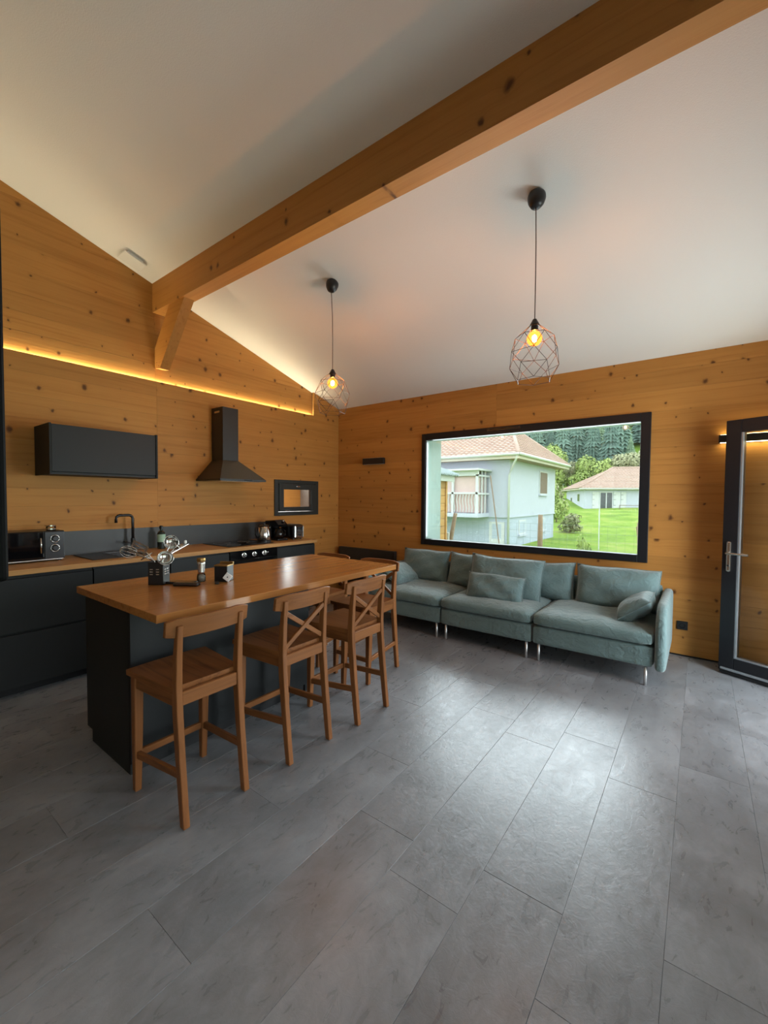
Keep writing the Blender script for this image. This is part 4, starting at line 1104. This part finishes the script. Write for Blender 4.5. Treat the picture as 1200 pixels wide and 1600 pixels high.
def leaf_mesh(seed, rx, rz, zc_, count, size):
    rnd = random.Random(seed); bm = bmesh.new()
    blobs = [(rnd.uniform(-.5, .5)*rx, rnd.uniform(-.5, .5)*rx, zc_+rnd.uniform(-.55, .6)*rz, rnd.uniform(.35, .6)) for _ in range(9)]
    for i in range(count):
        b = rnd.choice(blobs); v = Vector((rnd.gauss(0, 1), rnd.gauss(0, 1), rnd.gauss(0, 1))).normalized()
        p = Vector((b[0], b[1], b[2])) + Vector((v.x*rx*b[3], v.y*rx*b[3], v.z*rz*b[3]))*rnd.uniform(.75, 1.05)
        if p.z < .1: continue
        s = size*rnd.uniform(.6, 1.4); t1 = v.orthogonal().normalized(); t1.rotate(Matrix.Rotation(rnd.uniform(0, 6.28), 3, v)); t2 = v.cross(t1)
        w = v*s*rnd.uniform(-.5, .5)
        bm.faces.new([bm.verts.new(p+t1*s+w), bm.verts.new(p+t2*s*.6), bm.verts.new(p-t1*s-w), bm.verts.new(p-t2*s*.6)])
    return bm
def mk(bm, name, mat):
    me = bpy.data.meshes.new(name); bm.to_mesh(me); bm.free(); me.materials.append(MAT[mat]); return me
trunk = mk(L([(.35, 0), (.28, 3), (.1, 6)], 8), 'trunk', 'bark')
con = [mk(conifer_mesh(i, 17, 3.6), 'crown', 'conifer' if i < 3 else 'conifer2') for i in range(4)]
dec = [mk(leaf_mesh(20+i, 3.2, 3.4, 4.6, 3200, .24), 'crown', 'spring' if i < 2 else 'olive') for i in range(4)]
rnd = random.Random(3); cnt = 0
def tree(name, me, x, y, s, label, cat, group, sink=.2, sx=1):
    t = thing(name, label, cat, (x, y, gz(x, y)-sink), rnd.uniform(0, 6.28), group); t.scale = (s*sx, s*sx, s)
    c = obj('crown', me, None, t); b = obj('trunk', trunk, None, t); return t
yy = 70
while yy < 124:
    xc = 4.46 - (yy+4.8)*.33; half = (yy+4.8)*.27
    xx = xc-half
    while xx < xc+half:
        x, y = xx+rnd.uniform(-1.2, 1.2), yy+rnd.uniform(-1.6, 1.6)
        kx = rnd.random()
        tree('conifer', con[3] if kx > .93 else con[rnd.randrange(3)], x, y, rnd.uniform(.42, .78), 'dark conifer crowded among others in the hillside forest', 'conifer', 'conifers of the hillside forest', .4, rnd.uniform(.85, 1.15))
        xx += 3.7
    yy += 4.9
for (x, y, s, mi, lab) in ((-13.2, 60, .78, 0, 'bright green broadleaf tree above the gutter corner of the white house'), (-9.2, 60, .66, 1, 'bright green rounded tree behind the bungalow roof'),
                           (-6.4, 60, .62, 0, 'fresh green tree right of the rounded one behind the bungalow'), (-3.8, 61, .68, 2, 'pale budding tree behind the bungalow ridge'),
                           (-1.0, 62, .8, 3, 'pale budding tree at the right edge of the view'), (-11.2, 61.5, .6, 3, 'greyish budding tree between the two houses'),
                           (3.0, 63, .8, 1, 'green broadleaf tree farther right behind the bungalow'), (-17.5, 62, .8, 2, 'pale tree behind the white house roof'),
                           (-15.6, 64, .85, 1, 'tall light green tree at the forest edge over the white house')):
    tree('broadleaf_tree', dec[mi], x, y, s, lab, 'tree', 'broadleaf trees at the foot of the hill')
bush = [mk(leaf_mesh(40+i, 1.0, .9, .9, 700, .11), 'foliage', 'spring' if i != 1 else 'olive') for i in range(3)]
stemm = mk(L([(.05, 0), (.03, .8)], 6), 'stem', 'bark')
def shrub(x, y, s, sz, mi, lab):
    t = thing('shrub', lab, 'shrub', (x, y, gz(x, y)-.05), rnd.uniform(0, 6), 'shrubs in the meadow'); t.scale = (s, s, s*sz)
    obj('foliage', bush[mi], None, t); obj('stem', stemm, None, t)
shrub(-5.6, 32.5, 1.3, 1.5, 0, 'green shrub right of the white house wall')
shrub(-6.6, 36.5, 1.4, 1.3, 1, 'pale twiggy shrub in front of the bungalow corner')
shrub(-4.6, 30.0, 1.0, 1.1, 2, 'low light green shrub in the middle of the meadow')
shrub(-2.3, 24.5, .9, .9, 1, 'low straw-coloured shrub on the meadow slope')
shrub(2.30, 6.1, .26, 2.3, 0, 'young upright green shrub just beyond the fence')
shrub(3.55, 4.2, .3, 1.6, 2, 'small bushy plant at the right fence post')
